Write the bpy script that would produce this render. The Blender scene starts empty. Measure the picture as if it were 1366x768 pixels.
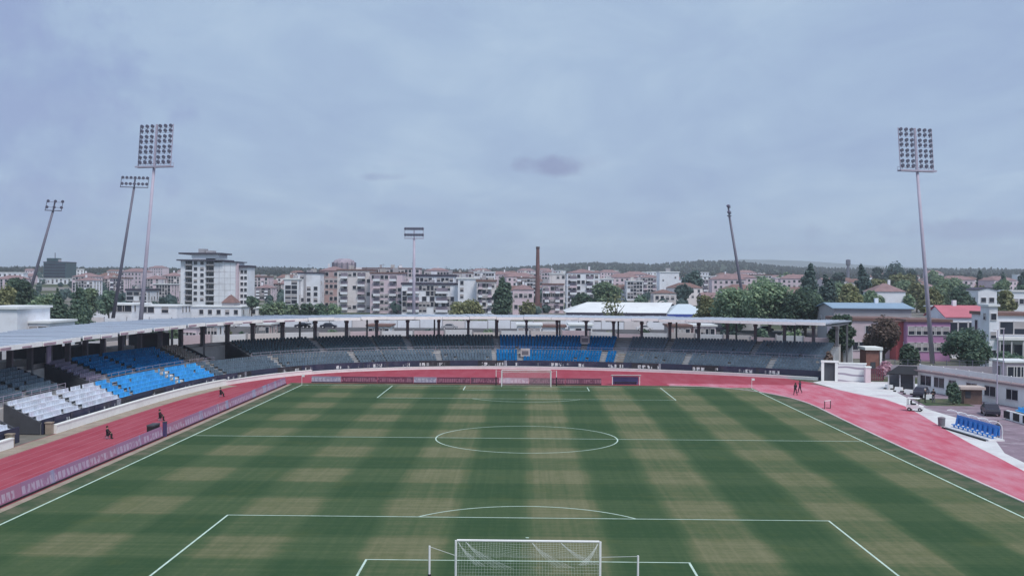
import bpy, bmesh, math, random
from mathutils import Vector, Matrix, noise as mnoise

R = math.radians
rnd = random.Random(7)
scene = bpy.context.scene
COL = scene.collection

# ------------------------------------------------------------------ camera
FOC, CAMH, PIT, ROL, YAW, CX, CD = 1415.5, 15.856, -.0063, .007, -.0126, -.231, 54.6
cam_d = bpy.data.cameras.new('camera')
cam = bpy.data.objects.new('camera', cam_d)
COL.objects.link(cam)
cam_d.sensor_width = 36
cam_d.lens = 36 * FOC / 1366
cam_d.clip_start = .5
cam_d.clip_end = 40000
cam.location = (CX, -CD, CAMH)
cam.rotation_euler = (Matrix.Rotation(-YAW, 4, 'Z') @ Matrix.Rotation(R(90) + PIT, 4, 'X') @ Matrix.Rotation(ROL, 4, 'Z')).to_euler()
scene.camera = cam

# ------------------------------------------------------------------ world (overcast sky)
world = bpy.data.worlds.new('World')
scene.world = world
world.use_nodes = True
SUN_EL, SUN_AZ = R(57), R(145)


def build_world():
    nt = world.node_tree
    nt.nodes.clear()
    N = nt.nodes.new
    L = nt.links.new
    out = N('ShaderNodeOutputWorld')
    bg = N('ShaderNodeBackground')
    L(bg.outputs[0], out.inputs[0])
    sky = N('ShaderNodeTexSky')
    sky.sky_type = 'NISHITA'
    sky.sun_disc = False
    sky.sun_elevation = SUN_EL
    sky.sun_rotation = SUN_AZ
    sky.air_density = 1.0
    sky.dust_density = 1.5
    tc = N('ShaderNodeTexCoord')
    sep = N('ShaderNodeSeparateXYZ')
    L(tc.outputs['Generated'], sep.inputs[0])

    def math_(op, a, b=None, clamp=False):
        n = N('ShaderNodeMath')
        n.operation = op
        n.use_clamp = clamp
        for i, v in enumerate((a, b)):
            if v is None:
                continue
            if isinstance(v, (int, float)):
                n.inputs[i].default_value = v
            else:
                L(v, n.inputs[i])
        return n.outputs[0]
    zz = math_('MAXIMUM', sep.outputs[2], 0.0)
    den = math_('ADD', zz, .12)
    px_ = math_('DIVIDE', sep.outputs[0], den)
    py_ = math_('DIVIDE', sep.outputs[1], den)
    comb = N('ShaderNodeCombineXYZ')
    L(px_, comb.inputs[0])
    L(py_, comb.inputs[1])

    def noise(scale, detail, rough, vec=None, dist=0.):
        n = N('ShaderNodeTexNoise')
        n.inputs['Scale'].default_value = scale
        n.inputs['Detail'].default_value = detail
        n.inputs['Roughness'].default_value = rough
        n.inputs['Distortion'].default_value = dist
        L(vec or comb.outputs[0], n.inputs['Vector'])
        return n.outputs[0]
    stretch = N('ShaderNodeVectorMath')
    stretch.operation = 'MULTIPLY'
    L(comb.outputs[0], stretch.inputs[0])
    stretch.inputs[1].default_value = (1.0, .55, 1)
    n1 = noise(.8, 6, .55, stretch.outputs[0], .5)
    n2 = noise(2.4, 7, .62, stretch.outputs[0], .6)
    mix = math_('ADD', math_('MULTIPLY', n1, .6), math_('MULTIPLY', n2, .4))
    ramp = N('ShaderNodeValToRGB')
    L(mix, ramp.inputs[0])
    e = ramp.color_ramp.elements
    e[0].position = .37
    e[0].color = (.325, .430, .635, 1)
    e[1].position = .64
    e[1].color = (.465, .595, .750, 1)
    m = e.new(.5)
    m.color = (.378, .500, .685, 1)
    # small separate clouds, each with a direction and a ragged edge
    nw = noise(26, 5, .6, tc.outputs['Generated'])
    nw2 = noise(9, 4, .6, tc.outputs['Generated'])
    col = ramp.outputs[0]
    for cx, cz, sx, sz, amt, c in ((.022, .108, .036, .0110, 1., (.27, .325, .52, 1)), (-.52, .14, .20, .18, .8, (.28, .365, .60, 1)), (.052, .112, .03, .008, .3, (.30, .36, .56, 1)),
                                  (-.131, .0965, .024, .0045, .6, (.28, .35, .55, 1)), (.43, .046, .17, .011, .62, (.27, .33, .53, 1)),
                                  (.37, .03, .2, .006, .3, (.3, .37, .57, 1)),
                                  (-.44, .145, .13, .022, .35, (.30, .37, .60, 1)), (-.2, .042, .16, .010, .28, (.31, .38, .59, 1)),
                                  (-.40, .075, .11, .012, .3, (.31, .37, .59, 1)), (-.47, .22, .10, .05, .25, (.30, .37, .61, 1)),
                                  (-.12, .109, .026, .0035, .35, (.45, .56, .73, 1)), (-.09, .075, .09, .007, .25, (.45, .56, .73, 1)),
                                  (.17, .056, .10, .012, .2, (.46, .57, .74, 1)), (-.31, .065, .09, .008, .25, (.45, .56, .73, 1))):
        dx = math_('DIVIDE', math_('SUBTRACT', sep.outputs[0], cx), sx)
        dz = math_('DIVIDE', math_('SUBTRACT', sep.outputs[2], cz), sz)
        r2 = math_('ADD', math_('MULTIPLY', dx, dx), math_('MULTIPLY', dz, dz))
        wob = math_('ADD', math_('MULTIPLY', math_('SUBTRACT', nw, .5), 3.2), math_('MULTIPLY', math_('SUBTRACT', nw2, .5), 2.4))
        v = math_('SUBTRACT', 1.0, math_('SUBTRACT', r2, wob), True)
        v = math_('MULTIPLY', v, math_('GREATER_THAN', sep.outputs[1], 0.0))
        v = math_('MULTIPLY', v, amt)
        mx = N('ShaderNodeMixRGB')
        L(v, mx.inputs[0])
        L(col, mx.inputs[1])
        mx.inputs[2].default_value = c
        col = mx.outputs[0]
    scl = N('ShaderNodeMixRGB')
    scl.blend_type = 'MULTIPLY'
    scl.inputs[0].default_value = 1
    L(sky.outputs[0], scl.inputs[1])
    scl.inputs[2].default_value = (.06, .06, .06, 1)
    fin = N('ShaderNodeMixRGB')
    fin.inputs[0].default_value = .95
    L(scl.outputs[0], fin.inputs[1])
    L(col, fin.inputs[2])
    L(fin.outputs[0], bg.inputs[0])
    bg.inputs[1].default_value = .60


build_world()
sun_d = bpy.data.lights.new('sun', 'SUN')
sun_d.energy = 1.5
sun_d.angle = R(20)
sun_d.color = (1, .95, .90)
sun = bpy.data.objects.new('sun', sun_d)
COL.objects.link(sun)
sun.rotation_euler = (R(90) - SUN_EL, 0, -SUN_AZ + R(180))
sun.location = (0, 0, 120)
vs = scene.view_settings
scene.display_settings.display_device = 'sRGB'
vs.view_transform = 'Standard'
vs.look = 'None'
vs.exposure = .8
vs.gamma = 1
scene.render.engine = 'CYCLES'
scene.cycles.max_bounces = 6
scene.cycles.diffuse_bounces = 3
scene.cycles.glossy_bounces = 2
scene.cycles.transmission_bounces = 4
scene.cycles.transparent_max_bounces = 8
scene.cycles.volume_bounces = 2
scene.cycles.use_denoising = True


# ------------------------------------------------------------------ geometry of the view: a pixel of the 1366x768 frame to a point at a depth
def ray(u, v):
    u -= 683
    v -= 384
    c, s = math.cos(ROL), math.sin(ROL)
    a, b = c * u + s * v, -s * u + c * v
    X, up, d = a / FOC, -b / FOC, 1.
    c, s = math.cos(PIT), math.sin(PIT)
    Y, Z = c * d - s * up, s * d + c * up
    c, s = math.cos(YAW), math.sin(YAW)
    return c * X + s * Y, -s * X + c * Y, Z


def G(u, v, z=0.):
    r = ray(u, v)
    t = (z - CAMH) / r[2]
    return CX + t * r[0], -CD + t * r[1]


def at(u, v, y):
    r = ray(u, v)
    t = (y + CD) / r[1]
    return CX + t * r[0], CAMH + t * r[2]


# ------------------------------------------------------------------ materials
MATS = {}


def mat(name, c, rough=.75, var=.12, scale=.6, bump=0., spec=.3, metal=0., fine=None, stain=None):
    """plain surface with world-space unevenness: var = how far the tone wanders, stain = (colour, amount, scale)"""
    if name in MATS:
        return MATS[name]
    m = bpy.data.materials.new(name)
    m.use_nodes = True
    nt = m.node_tree
    N, L = nt.nodes.new, nt.links.new
    b = nt.nodes['Principled BSDF']
    b.inputs['Roughness'].default_value = rough
    b.inputs['Specular IOR Level'].default_value = spec
    b.inputs['Metallic'].default_value = metal
    geo = N('ShaderNodeNewGeometry')
    n = N('ShaderNodeTexNoise')
    n.inputs['Scale'].default_value = scale
    n.inputs['Detail'].default_value = 6
    n.inputs['Roughness'].default_value = .65
    L(geo.outputs['Position'], n.inputs['Vector'])
    mr = N('ShaderNodeMapRange')
    mr.inputs[1].default_value = .3
    mr.inputs[2].default_value = .7
    mr.inputs[3].default_value = 1 - var
    mr.inputs[4].default_value = 1 + var
    L(n.outputs[0], mr.inputs[0])
    mx = N('ShaderNodeMixRGB')
    mx.blend_type = 'MULTIPLY'
    mx.inputs[0].default_value = 1
    mx.inputs[1].default_value = (*c, 1)
    L(mr.outputs[0], mx.inputs[2])
    col = mx.outputs[0]
    if stain:
        n2 = N('ShaderNodeTexNoise')
        n2.inputs['Scale'].default_value = stain[2]
        n2.inputs['Detail'].default_value = 7
        n2.inputs['Roughness'].default_value = .7
        L(geo.outputs['Position'], n2.inputs['Vector'])
        mr2 = N('ShaderNodeMapRange')
        mr2.inputs[1].default_value = .5
        mr2.inputs[2].default_value = .68
        mr2.inputs[3].default_value = 0
        mr2.inputs[4].default_value = stain[1]
        L(n2.outputs[0], mr2.inputs[0])
        mx2 = N('ShaderNodeMixRGB')
        L(mr2.outputs[0], mx2.inputs[0])
        L(col, mx2.inputs[1])
        mx2.inputs[2].default_value = (*stain[0], 1)
        col = mx2.outputs[0]
    L(col, b.inputs['Base Color'])
    if bump:
        bp = N('ShaderNodeBump')
        bp.inputs['Strength'].default_value = bump
        bp.inputs['Distance'].default_value = .05
        n3 = N('ShaderNodeTexNoise')
        n3.inputs['Scale'].default_value = fine or scale * 12
        n3.inputs['Detail'].default_value = 4
        L(geo.outputs['Position'], n3.inputs['Vector'])
        L(n3.outputs[0], bp.inputs['Height'])
        L(bp.outputs[0], b.inputs['Normal'])
    MATS[name] = m
    return m


def leaf_mat(name, dark, light, var=.25):
    if name in MATS:
        return MATS[name]
    m = bpy.data.materials.new(name)
    m.use_nodes = True
    nt = m.node_tree
    N, L = nt.nodes.new, nt.links.new
    b = nt.nodes['Principled BSDF']
    b.inputs['Roughness'].default_value = .6
    b.inputs['Specular IOR Level'].default_value = .25
    geo = N('ShaderNodeNewGeometry')
    oi = N('ShaderNodeObjectInfo')
    r = N('ShaderNodeValToRGB')
    r.color_ramp.elements[0].color = (*dark, 1)
    r.color_ramp.elements[1].color = (*light, 1)
    L(geo.outputs['Random Per Island'], r.inputs[0])
    mr = N('ShaderNodeMapRange')
    mr.inputs[3].default_value = 1 - var
    mr.inputs[4].default_value = 1 + var
    L(oi.outputs['Random'], mr.inputs[0])
    mx = N('ShaderNodeMixRGB')
    mx.blend_type = 'MULTIPLY'
    mx.inputs[0].default_value = 1
    L(r.outputs[0], mx.inputs[1])
    L(mr.outputs[0], mx.inputs[2])
    L(mx.outputs[0], b.inputs['Base Color'])
    tr = N('ShaderNodeBsdfTranslucent')
    L(mx.outputs[0], tr.inputs[0])
    ms = N('ShaderNodeMixShader')
    ms.inputs[0].default_value = .45
    L(b.outputs[0], ms.inputs[1])
    L(tr.outputs[0], ms.inputs[2])
    L(ms.outputs[0], nt.nodes['Material Output'].inputs[0])
    MATS[name] = m
    return m


class Nodes:
    """short hand for building a shader"""

    def __init__(s, name, rough=.8, spec=.2):
        s.m = bpy.data.materials.new(name)
        s.m.use_nodes = True
        s.nt = s.m.node_tree
        s.b = s.nt.nodes['Principled BSDF']
        s.b.inputs['Roughness'].default_value = rough
        s.b.inputs['Specular IOR Level'].default_value = spec
        s.N, s.L = s.nt.nodes.new, s.nt.links.new
        s.geo = s.N('ShaderNodeNewGeometry')
        s.sep = s.N('ShaderNodeSeparateXYZ')
        s.L(s.geo.outputs['Position'], s.sep.inputs[0])
        MATS[name] = s.m

    def f(s, op, a, b=None, c=None, clamp=False):
        n = s.N('ShaderNodeMath')
        n.operation = op
        n.use_clamp = clamp
        for i, v in enumerate((a, b, c)):
            if v is None:
                continue
            if isinstance(v, (int, float)):
                n.inputs[i].default_value = v
            else:
                s.L(v, n.inputs[i])
        return n.outputs[0]

    def vec(s, x, y, z=0.):
        n = s.N('ShaderNodeCombineXYZ')
        for i, v in enumerate((x, y, z)):
            if isinstance(v, (int, float)):
                n.inputs[i].default_value = v
            else:
                s.L(v, n.inputs[i])
        return n.outputs[0]

    def noise(s, vec, scale, detail=5, rough=.6):
        n = s.N('ShaderNodeTexNoise')
        n.inputs['Scale'].default_value = scale
        n.inputs['Detail'].default_value = detail
        n.inputs['Roughness'].default_value = rough
        s.L(vec, n.inputs['Vector'])
        return n.outputs[0]

    def range(s, v, a, b, c=0., d=1.):
        n = s.N('ShaderNodeMapRange')
        for i, x in enumerate((a, b, c, d)):
            n.inputs[i + 1].default_value = x
        s.L(v, n.inputs[0])
        return n.outputs[0]

    def mix(s, fac, a, b, mode='MIX'):
        n = s.N('ShaderNodeMixRGB')
        n.blend_type = mode
        for i, v in enumerate((fac, a, b)):
            if isinstance(v, (int, float)):
                n.inputs[i].default_value = v if i == 0 else (v, v, v, 1)
            elif isinstance(v, tuple):
                n.inputs[i].default_value = (*v, 1)
            else:
                s.L(v, n.inputs[i])
        return n.outputs[0]

    def done(s, col, bump=None, bstr=.3):
        s.L(col, s.b.inputs['Base Color'])
        if bump is not None:
            bp = s.N('ShaderNodeBump')
            bp.inputs['Strength'].default_value = bstr
            bp.inputs['Distance'].default_value = .03
            s.L(bump, bp.inputs['Height'])
            s.L(bp.outputs[0], s.b.inputs['Normal'])
        return s.m


def stripe(n, coord, bounds_period, noise_v, soft):
    """+1/-1 band along coord with soft ragged edges; 0..1"""
    t = n.f('ADD', n.f('DIVIDE', coord, bounds_period), noise_v)
    ph = n.f('PINGPONG', t, 1.0)            # 0..1..0 triangle, period 2
    return n.range(ph, .5 - soft, .5 + soft)


def pitch_material():
    n = Nodes('mown_grass', .9, .12)
    x, y = n.sep.outputs[0], n.sep.outputs[1]
    P = n.geo.outputs['Position']
    wob = n.f('MULTIPLY', n.f('SUBTRACT', n.noise(P, .12, 4), .5), .22)
    wob2 = n.f('MULTIPLY', n.f('SUBTRACT', n.noise(P, .09, 4), .5), .12)
    # lengthways bands, light at 0..4.86 m; pingpong has its centre of the light band at 1
    bx = stripe(n, n.f('ADD', x, 2.43 + 0 * 4.857), 4.857, wob, .12)
    # across: 5.5 m bands up to 16.5 m, 6 m bands after
    ynear = n.f('DIVIDE', y, 5.5)
    yfar = n.f('ADD', n.f('DIVIDE', n.f('SUBTRACT', y, 16.5), 6.0), 3.0)
    sel = n.f('GREATER_THAN', y, 16.5)
    yy = n.f('ADD', n.f('MULTIPLY', ynear, n.f('SUBTRACT', 1.0, sel)), n.f('MULTIPLY', yfar, sel))
    by = stripe(n, n.f('SUBTRACT', yy, .5), 1.0, wob2, .09)
    # streaks left by the mower
    sx = n.noise(n.vec(n.f('MULTIPLY', x, 2.6), n.f('MULTIPLY', y, .05)), 1.0, 4)
    sy = n.noise(n.vec(n.f('MULTIPLY', x, .035), n.f('MULTIPLY', y, 2.2)), 1.0, 4)
    big = n.noise(P, .05, 4)
    fine = n.noise(P, 3.5, 6, .7)
    # wear: contrast of bands differs over the field
    ly = n.f('MULTIPLY', by, n.range(n.f('ADD', x, n.f('MULTIPLY', n.f('SUBTRACT', big, .5), 40.)), -14., 16., .36, .20))
    lx = n.f('MULTIPLY', bx, n.range(x, -20., 4., .36, .54))
    fac = n.f('ADD', n.f('ADD', lx, ly), .05)
    fac = n.f('ADD', fac, n.f('MULTIPLY', n.f('SUBTRACT', sx, .5), .50))
    fac = n.f('ADD', fac, n.f('MULTIPLY', n.f('SUBTRACT', sy, .5), .55))
    fac = n.f('ADD', fac, n.f('MULTIPLY', n.f('SUBTRACT', n.noise(P, .85, 5, .7), .5), .38))
    for gy_ in (2.5, 102.5):
        gx2 = n.f('DIVIDE', x, 5.0)
        gy2 = n.f('DIVIDE', n.f('SUBTRACT', y, gy_), 3.2)
        w = n.f('SUBTRACT', 1.0, n.f('ADD', n.f('MULTIPLY', gx2, gx2), n.f('MULTIPLY', gy2, gy2)), None, True)
        fac = n.f('ADD', fac, n.f('MULTIPLY', w, n.range(n.noise(P, .7, 5, .7), .45, .7, 0., .5)))
    fac = n.f('ADD', fac, n.f('MULTIPLY', n.f('SUBTRACT', fine, .5), .4), None, True)
    r = n.N('ShaderNodeValToRGB')
    n.L(fac, r.inputs[0])
    e = r.color_ramp.elements
    e[0].position = .0
    e[0].color = (0.0339, 0.0732, 0.0304, 1)
    e[1].position = 1.
    e[1].color = (0.1849, 0.1827, 0.1036, 1)
    q = e.new(.45)
    q.color = (0.0654, 0.1032, 0.0464, 1)
    q = e.new(.72)
    q.color = (0.1221, 0.1357, 0.0683, 1)
    yel = n.range(n.noise(P, .3, 4), .55, .75, 0, .35)
    col = n.mix(yel, r.outputs[0], (.088, .110, .036))
    # bare, trodden turf along the touchlines and in the goal mouths
    return n.done(col, fine, .5)


def edge_grass_material():
    n = Nodes('verge_grass', .9, .12)
    P = n.geo.outputs['Position']
    a = n.noise(P, .35, 6, .7)
    b = n.noise(P, 4., 5, .7)
    c = n.mix(n.range(a, .42, .62), (.058, .090, .048), (.155, .145, .098))
    c = n.mix(n.range(b, .3, .7, 0, .3), c, (.05, .08, .045))
    return n.done(c, b, .5)


def track_material(name, base, pale, amt, dark):
    n = Nodes(name, .85, .2)
    P = n.geo.outputs['Position']
    x, y = n.sep.outputs[0], n.sep.outputs[1]
    a = n.noise(n.vec(n.f('MULTIPLY', x, .5), n.f('MULTIPLY', y, .12)), 1., 6, .65)
    b = n.noise(P, .5, 6, .7)
    f = n.noise(P, 6., 4, .7)
    c = n.mix(n.range(a, .38, .66, 0, amt), base, pale)
    c = n.mix(n.range(b, .55, .8, 0, .5), c, dark)
    c = n.mix(n.range(f, .3, .7, 0, .18), c, dark)
    return n.done(c, f, .25)


def board_material(name, base, ink, alt, letter=.62, seed=0., words=.40):
    """printed board: rows of block shapes too worn and far to read"""
    n = Nodes(name, .55, .4)
    tc = n.N('ShaderNodeTexCoord')
    sp = n.N('ShaderNodeSeparateXYZ')
    n.L(tc.outputs['Object'], sp.inputs[0])
    x, z = sp.outputs[0], sp.outputs[2]
    cell = n.f('FLOOR', n.f('DIVIDE', x, letter))
    fr = n.f('FRACT', n.f('DIVIDE', x, letter))
    body = n.f('MULTIPLY', n.f('GREATER_THAN', fr, .12), n.f('LESS_THAN', fr, .84))
    band = n.f('MULTIPLY', n.f('GREATER_THAN', z, .22), n.f('LESS_THAN', z, .78))
    oi = n.N('ShaderNodeObjectInfo')
    off = n.f('ADD', n.f('MULTIPLY', oi.outputs['Random'], 50.), seed)
    bits = n.noise(n.vec(n.f('ADD', n.f('MULTIPLY', x, 2.2), off), n.f('MULTIPLY', z, 1.5), cell), 1.4, 1, .3)
    word = n.noise(n.vec(n.f('ADD', n.f('MULTIPLY', x, .35), off), 0., 0.), 1., 2)
    ink_f = n.f('MULTIPLY', n.f('MULTIPLY', body, band), n.range(bits, .38, .46))
    ink_f = n.f('MULTIPLY', ink_f, n.range(word, words - .02, words + .02))
    patch = n.noise(n.vec(n.f('ADD', n.f('MULTIPLY', x, .28), off), 5., 0.), 1., 1)
    c = n.mix(n.range(patch, .57, .6), base, alt)
    c = n.mix(n.f('MULTIPLY', ink_f, .92), c, ink)
    c = n.mix(n.range(n.noise(n.geo.outputs['Position'], .8, 6), .35, .75, 0, .22), c, (.25, .22, .26))
    return n.done(c)


M_GRASS = pitch_material()
M_VERGE = edge_grass_material()
M_TRACK_L = track_material('track_rubber', (.35, .050, .078), (.42, .10, .135), .75, (.19, .040, .06))
M_TRACK_R = track_material('worn_track_rubber', (.52, .10, .15), (.58, .27, .33), 1., (.38, .085, .13))
M_LINE = mat('white_line_paint', (.52, .66, .57), .7, .16, 1.5, stain=((.2, .26, .16), .45, 1.2))
M_LANE = mat('faded_lane_paint', (.44, .17, .22), .7, .2, .8)
M_WALL = mat('white_painted_wall', (.88, .88, .87), .7, .06, .5, .2, stain=((.6, .57, .55), .35, .35))
M_CONC = mat('pale_concrete', (.50, .48, .47), .85, .16, .4, .3, stain=((.28, .26, .27), .5, .25))
M_APRON = mat('bleached_concrete', (.66, .66, .66), .8, .12, .5, .2, stain=((.46, .36, .42), .6, .2))
M_STEP = mat('terrace_concrete', (.36, .37, .39), .85, .2, .5, .3, stain=((.18, .18, .19), .5, .4))
M_SAND = mat('sandy_strip', (.34, .28, .23), .95, .2, .7, .3, stain=((.22, .24, .14), .6, .5))
M_ROOF = mat('pale_roof_sheet', (.40, .45, .53), .6, .07, .3, stain=((.33, .34, .42), .5, .22))
M_FASCIA = mat('white_fascia', (.88, .90, .88), .6, .06, .6, stain=((.6, .58, .56), .3, .8))
M_GUTTER = mat('brown_gutter', (.40, .29, .34), .6, .2, .8)
M_COL = mat('column_concrete', (.17, .17, .19), .8, .15, .7)
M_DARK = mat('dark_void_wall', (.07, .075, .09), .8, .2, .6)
M_GLASS = mat('window_glass', (.022, .026, .042), .25, .2, .2, spec=.6)
M_FRAME = mat('window_frame', (.62, .60, .62), .6, .08)
M_SHUT = mat('shutter', (.40, .37, .38), .7, .1)
M_STEEL = mat('mast_steel', (.43, .39, .48), .55, .12, .4)
M_STEELD = mat('dark_mast_steel', (.15, .145, .19), .55, .12, .4, metal=.3)
M_LAMP = mat('lamp_housing', (.16, .135, .20), .4, .1)
M_LENS = mat('lamp_lens', (.10, .10, .14), .2, .1, spec=.6)
M_BARK = mat('bark', (.10, .08, .07), .9, .2, 1.5)
M_TAR = mat('asphalt', (.085, .083, .09), .9, .2, .15, stain=((.16, .15, .15), .5, .05))
M_WHITE = mat('white_paint', (.80, .80, .80), .5, .05, 1.)
M_BLACK = mat('black_rubber', (.022, .022, .026), .7, .1)
M_NET = mat('net_cord', (.66, .70, .68), .8, .1)


# ------------------------------------------------------------------ mesh helpers
class MB:
    def __init__(s):
        s.v, s.f, s.m = [], [], []

    def add(s, vs_, fs, mi=0):
        o = len(s.v)
        s.v += [tuple(p) for p in vs_]
        s.f += [tuple(i + o for i in f) for f in fs]
        s.m += [mi] * len(fs)
        return s

    def box(s, x0, x1, y0, y1, z0, z1, mi=0):
        return s.add([(x0, y0, z0), (x1, y0, z0), (x1, y1, z0), (x0, y1, z0), (x0, y0, z1), (x1, y0, z1), (x1, y1, z1), (x0, y1, z1)],
                     [(3, 2, 1, 0), (4, 5, 6, 7), (0, 1, 5, 4), (1, 2, 6, 5), (2, 3, 7, 6), (3, 0, 4, 7)], mi)

    def prism(s, pts, z0, z1, mi=0):
        n = len(pts)
        v = [(p[0], p[1], z0) for p in pts] + [(p[0], p[1], z1) for p in pts]
        f = [tuple(range(n - 1, -1, -1)), tuple(range(n, 2 * n))] + [(i, (i + 1) % n, n + (i + 1) % n, n + i) for i in range(n)]
        return s.add(v, f, mi)

    def bar(s, a, b, w, h=None, mi=0, w2=None):
        """square bar from a to b"""
        a, b = Vector(a), Vector(b)
        d = (b - a).normalized()
        up = Vector((0, 0, 1)) if abs(d.z) < .95 else Vector((0, 1, 0))
        x = d.cross(up).normalized()
        y = x.cross(d).normalized()
        h = h or w
        k = (w2 / w) if w2 else 1
        v = []
        for p, q in ((a, 1), (b, k)):
            for i, j in ((-1, -1), (1, -1), (1, 1), (-1, 1)):
                v.append(p + x * (i * w / 2 * q) + y * (j * h / 2 * q))
        return s.add(v, [(3, 2, 1, 0), (4, 5, 6, 7), (0, 1, 5, 4), (1, 2, 6, 5), (2, 3, 7, 6), (3, 0, 4, 7)], mi)

    def tube(s, pts, rad, n=8, mi=0, cap=True):
        """round tube along pts, rad a number or one per point"""
        P = [Vector(p) for p in pts]
        rr = rad if isinstance(rad, (list, tuple)) else [rad] * len(P)
        o = len(s.v)
        for i, p in enumerate(P):
            d = (P[min(i + 1, len(P) - 1)] - P[max(i - 1, 0)]).normalized()
            up = Vector((0, 0, 1)) if abs(d.z) < .95 else Vector((0, 1, 0))
            x = d.cross(up).normalized()
            y = x.cross(d).normalized()
            for k in range(n):
                a = 2 * math.pi * k / n
                s.v.append(tuple(p + x * (math.cos(a) * rr[i]) + y * (math.sin(a) * rr[i])))
        for i in range(len(P) - 1):
            for k in range(n):
                s.f.append((o + i * n + k, o + i * n + (k + 1) % n, o + (i + 1) * n + (k + 1) % n, o + (i + 1) * n + k))
                s.m.append(mi)
        if cap:
            s.f.append(tuple(o + k for k in range(n - 1, -1, -1)))
            s.f.append(tuple(o + (len(P) - 1) * n + k for k in range(n)))
            s.m += [mi, mi]
        return s

    def mesh(s, name, mats, smooth=False):
        me = bpy.data.meshes.new(name)
        me.from_pydata(s.v, [], s.f)
        for m in (mats if isinstance(mats, (list, tuple)) else [mats] if mats else []):
            me.materials.append(m)
        if any(s.m):
            me.polygons.foreach_set('material_index', s.m)
        if smooth:
            me.polygons.foreach_set('use_smooth', [True] * len(s.f))
        bm = bmesh.new()
        bm.from_mesh(me)
        bmesh.ops.recalc_face_normals(bm, faces=bm.faces)
        bm.to_mesh(me)
        bm.free()
        return me


def tag(o, label=None, cat=None, group=None, kind=None):
    if label:
        o['label'] = label
    if cat:
        o['category'] = cat
    if group:
        o['group'] = group
    if kind:
        o['kind'] = kind
    return o


def obj(name, mb, mats, parent=None, loc=None, rz=0., world=False, smooth=False):
    me = mb if isinstance(mb, bpy.types.Mesh) else mb.mesh(name, mats, smooth)
    o = bpy.data.objects.new(name, me)
    COL.objects.link(o)
    if parent is not None:
        o.parent = parent
        if world:
            p = parent
            L = Vector((0, 0, 0))
            while p is not None:
                L += p.location
                p = p.parent
            o.location = -L
    if loc is not None:
        o.location = loc
    if rz:
        o.rotation_euler = (0, 0, rz)
    return o


def thing(name, label, cat, loc=(0, 0, 0), rz=0., group=None):
    o = bpy.data.objects.new(name, None)
    COL.objects.link(o)
    o.location = loc
    o.rotation_euler = (0, 0, rz)
    o.empty_display_size = .3
    return tag(o, label, cat, group)


def copy_tree(o, parent=None):
    c = o.copy()
    COL.objects.link(c)
    if parent is not None:
        c.parent = parent
    for ch in list(o.children):
        copy_tree(ch, c)
    return c


def struct(name, mb, mats, parent=None):
    return tag(obj(name, mb, mats, parent), kind='structure')


ORD = ['first', 'second', 'third', 'fourth', 'fifth', 'sixth', 'seventh', 'eighth', 'ninth', 'tenth', 'eleventh', 'twelfth',
       'thirteenth', 'fourteenth', 'fifteenth', 'sixteenth', 'seventeenth', 'eighteenth', 'nineteenth', 'twentieth']


# ------------------------------------------------------------------ the land
def lerp_tab(t, tab):
    if t <= tab[0][0]:
        return tab[0][1]
    for (a, va), (b, vb) in zip(tab, tab[1:]):
        if t <= b:
            k = (t - a) / (b - a)
            return va + (vb - va) * k
    return tab[-1][1]


SKYLINE = [(-400, 363), (0, 364), (240, 364), (380, 361), (450, 363), (620, 363), (690, 359), (740, 355), (790, 351.5), (830, 353), (870, 355),
           (905, 351), (940, 348.5), (985, 349.5), (1040, 355), (1100, 357), (1200, 357), (1366, 357.5), (1800, 358)]
RIDGE_D = 3400.


def land(x, y):
    d = y + CD
    base = lerp_tab(d, [(0, 0), (310, 0), (450, 2.2), (600, 5.), (1000, 12.), (1900, 27.)])
    if d > 1900:
        u = 701 + (x - CX) / d * FOC
        top = CAMH + (375 - lerp_tab(u, SKYLINE)) / FOC * RIDGE_D
        top += 5 * mnoise.noise(Vector((x * .004, d * .004, 3)))
        if d < RIDGE_D:
            k = (d - 1900) / (RIDGE_D - 1900)
            k = k * k * (3 - 2 * k)
            base = 27 + (top - 27) * k
        else:
            k = min(1, (d - RIDGE_D) / 1500)
            base = top + (-10 - top) * k
    return base


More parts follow.
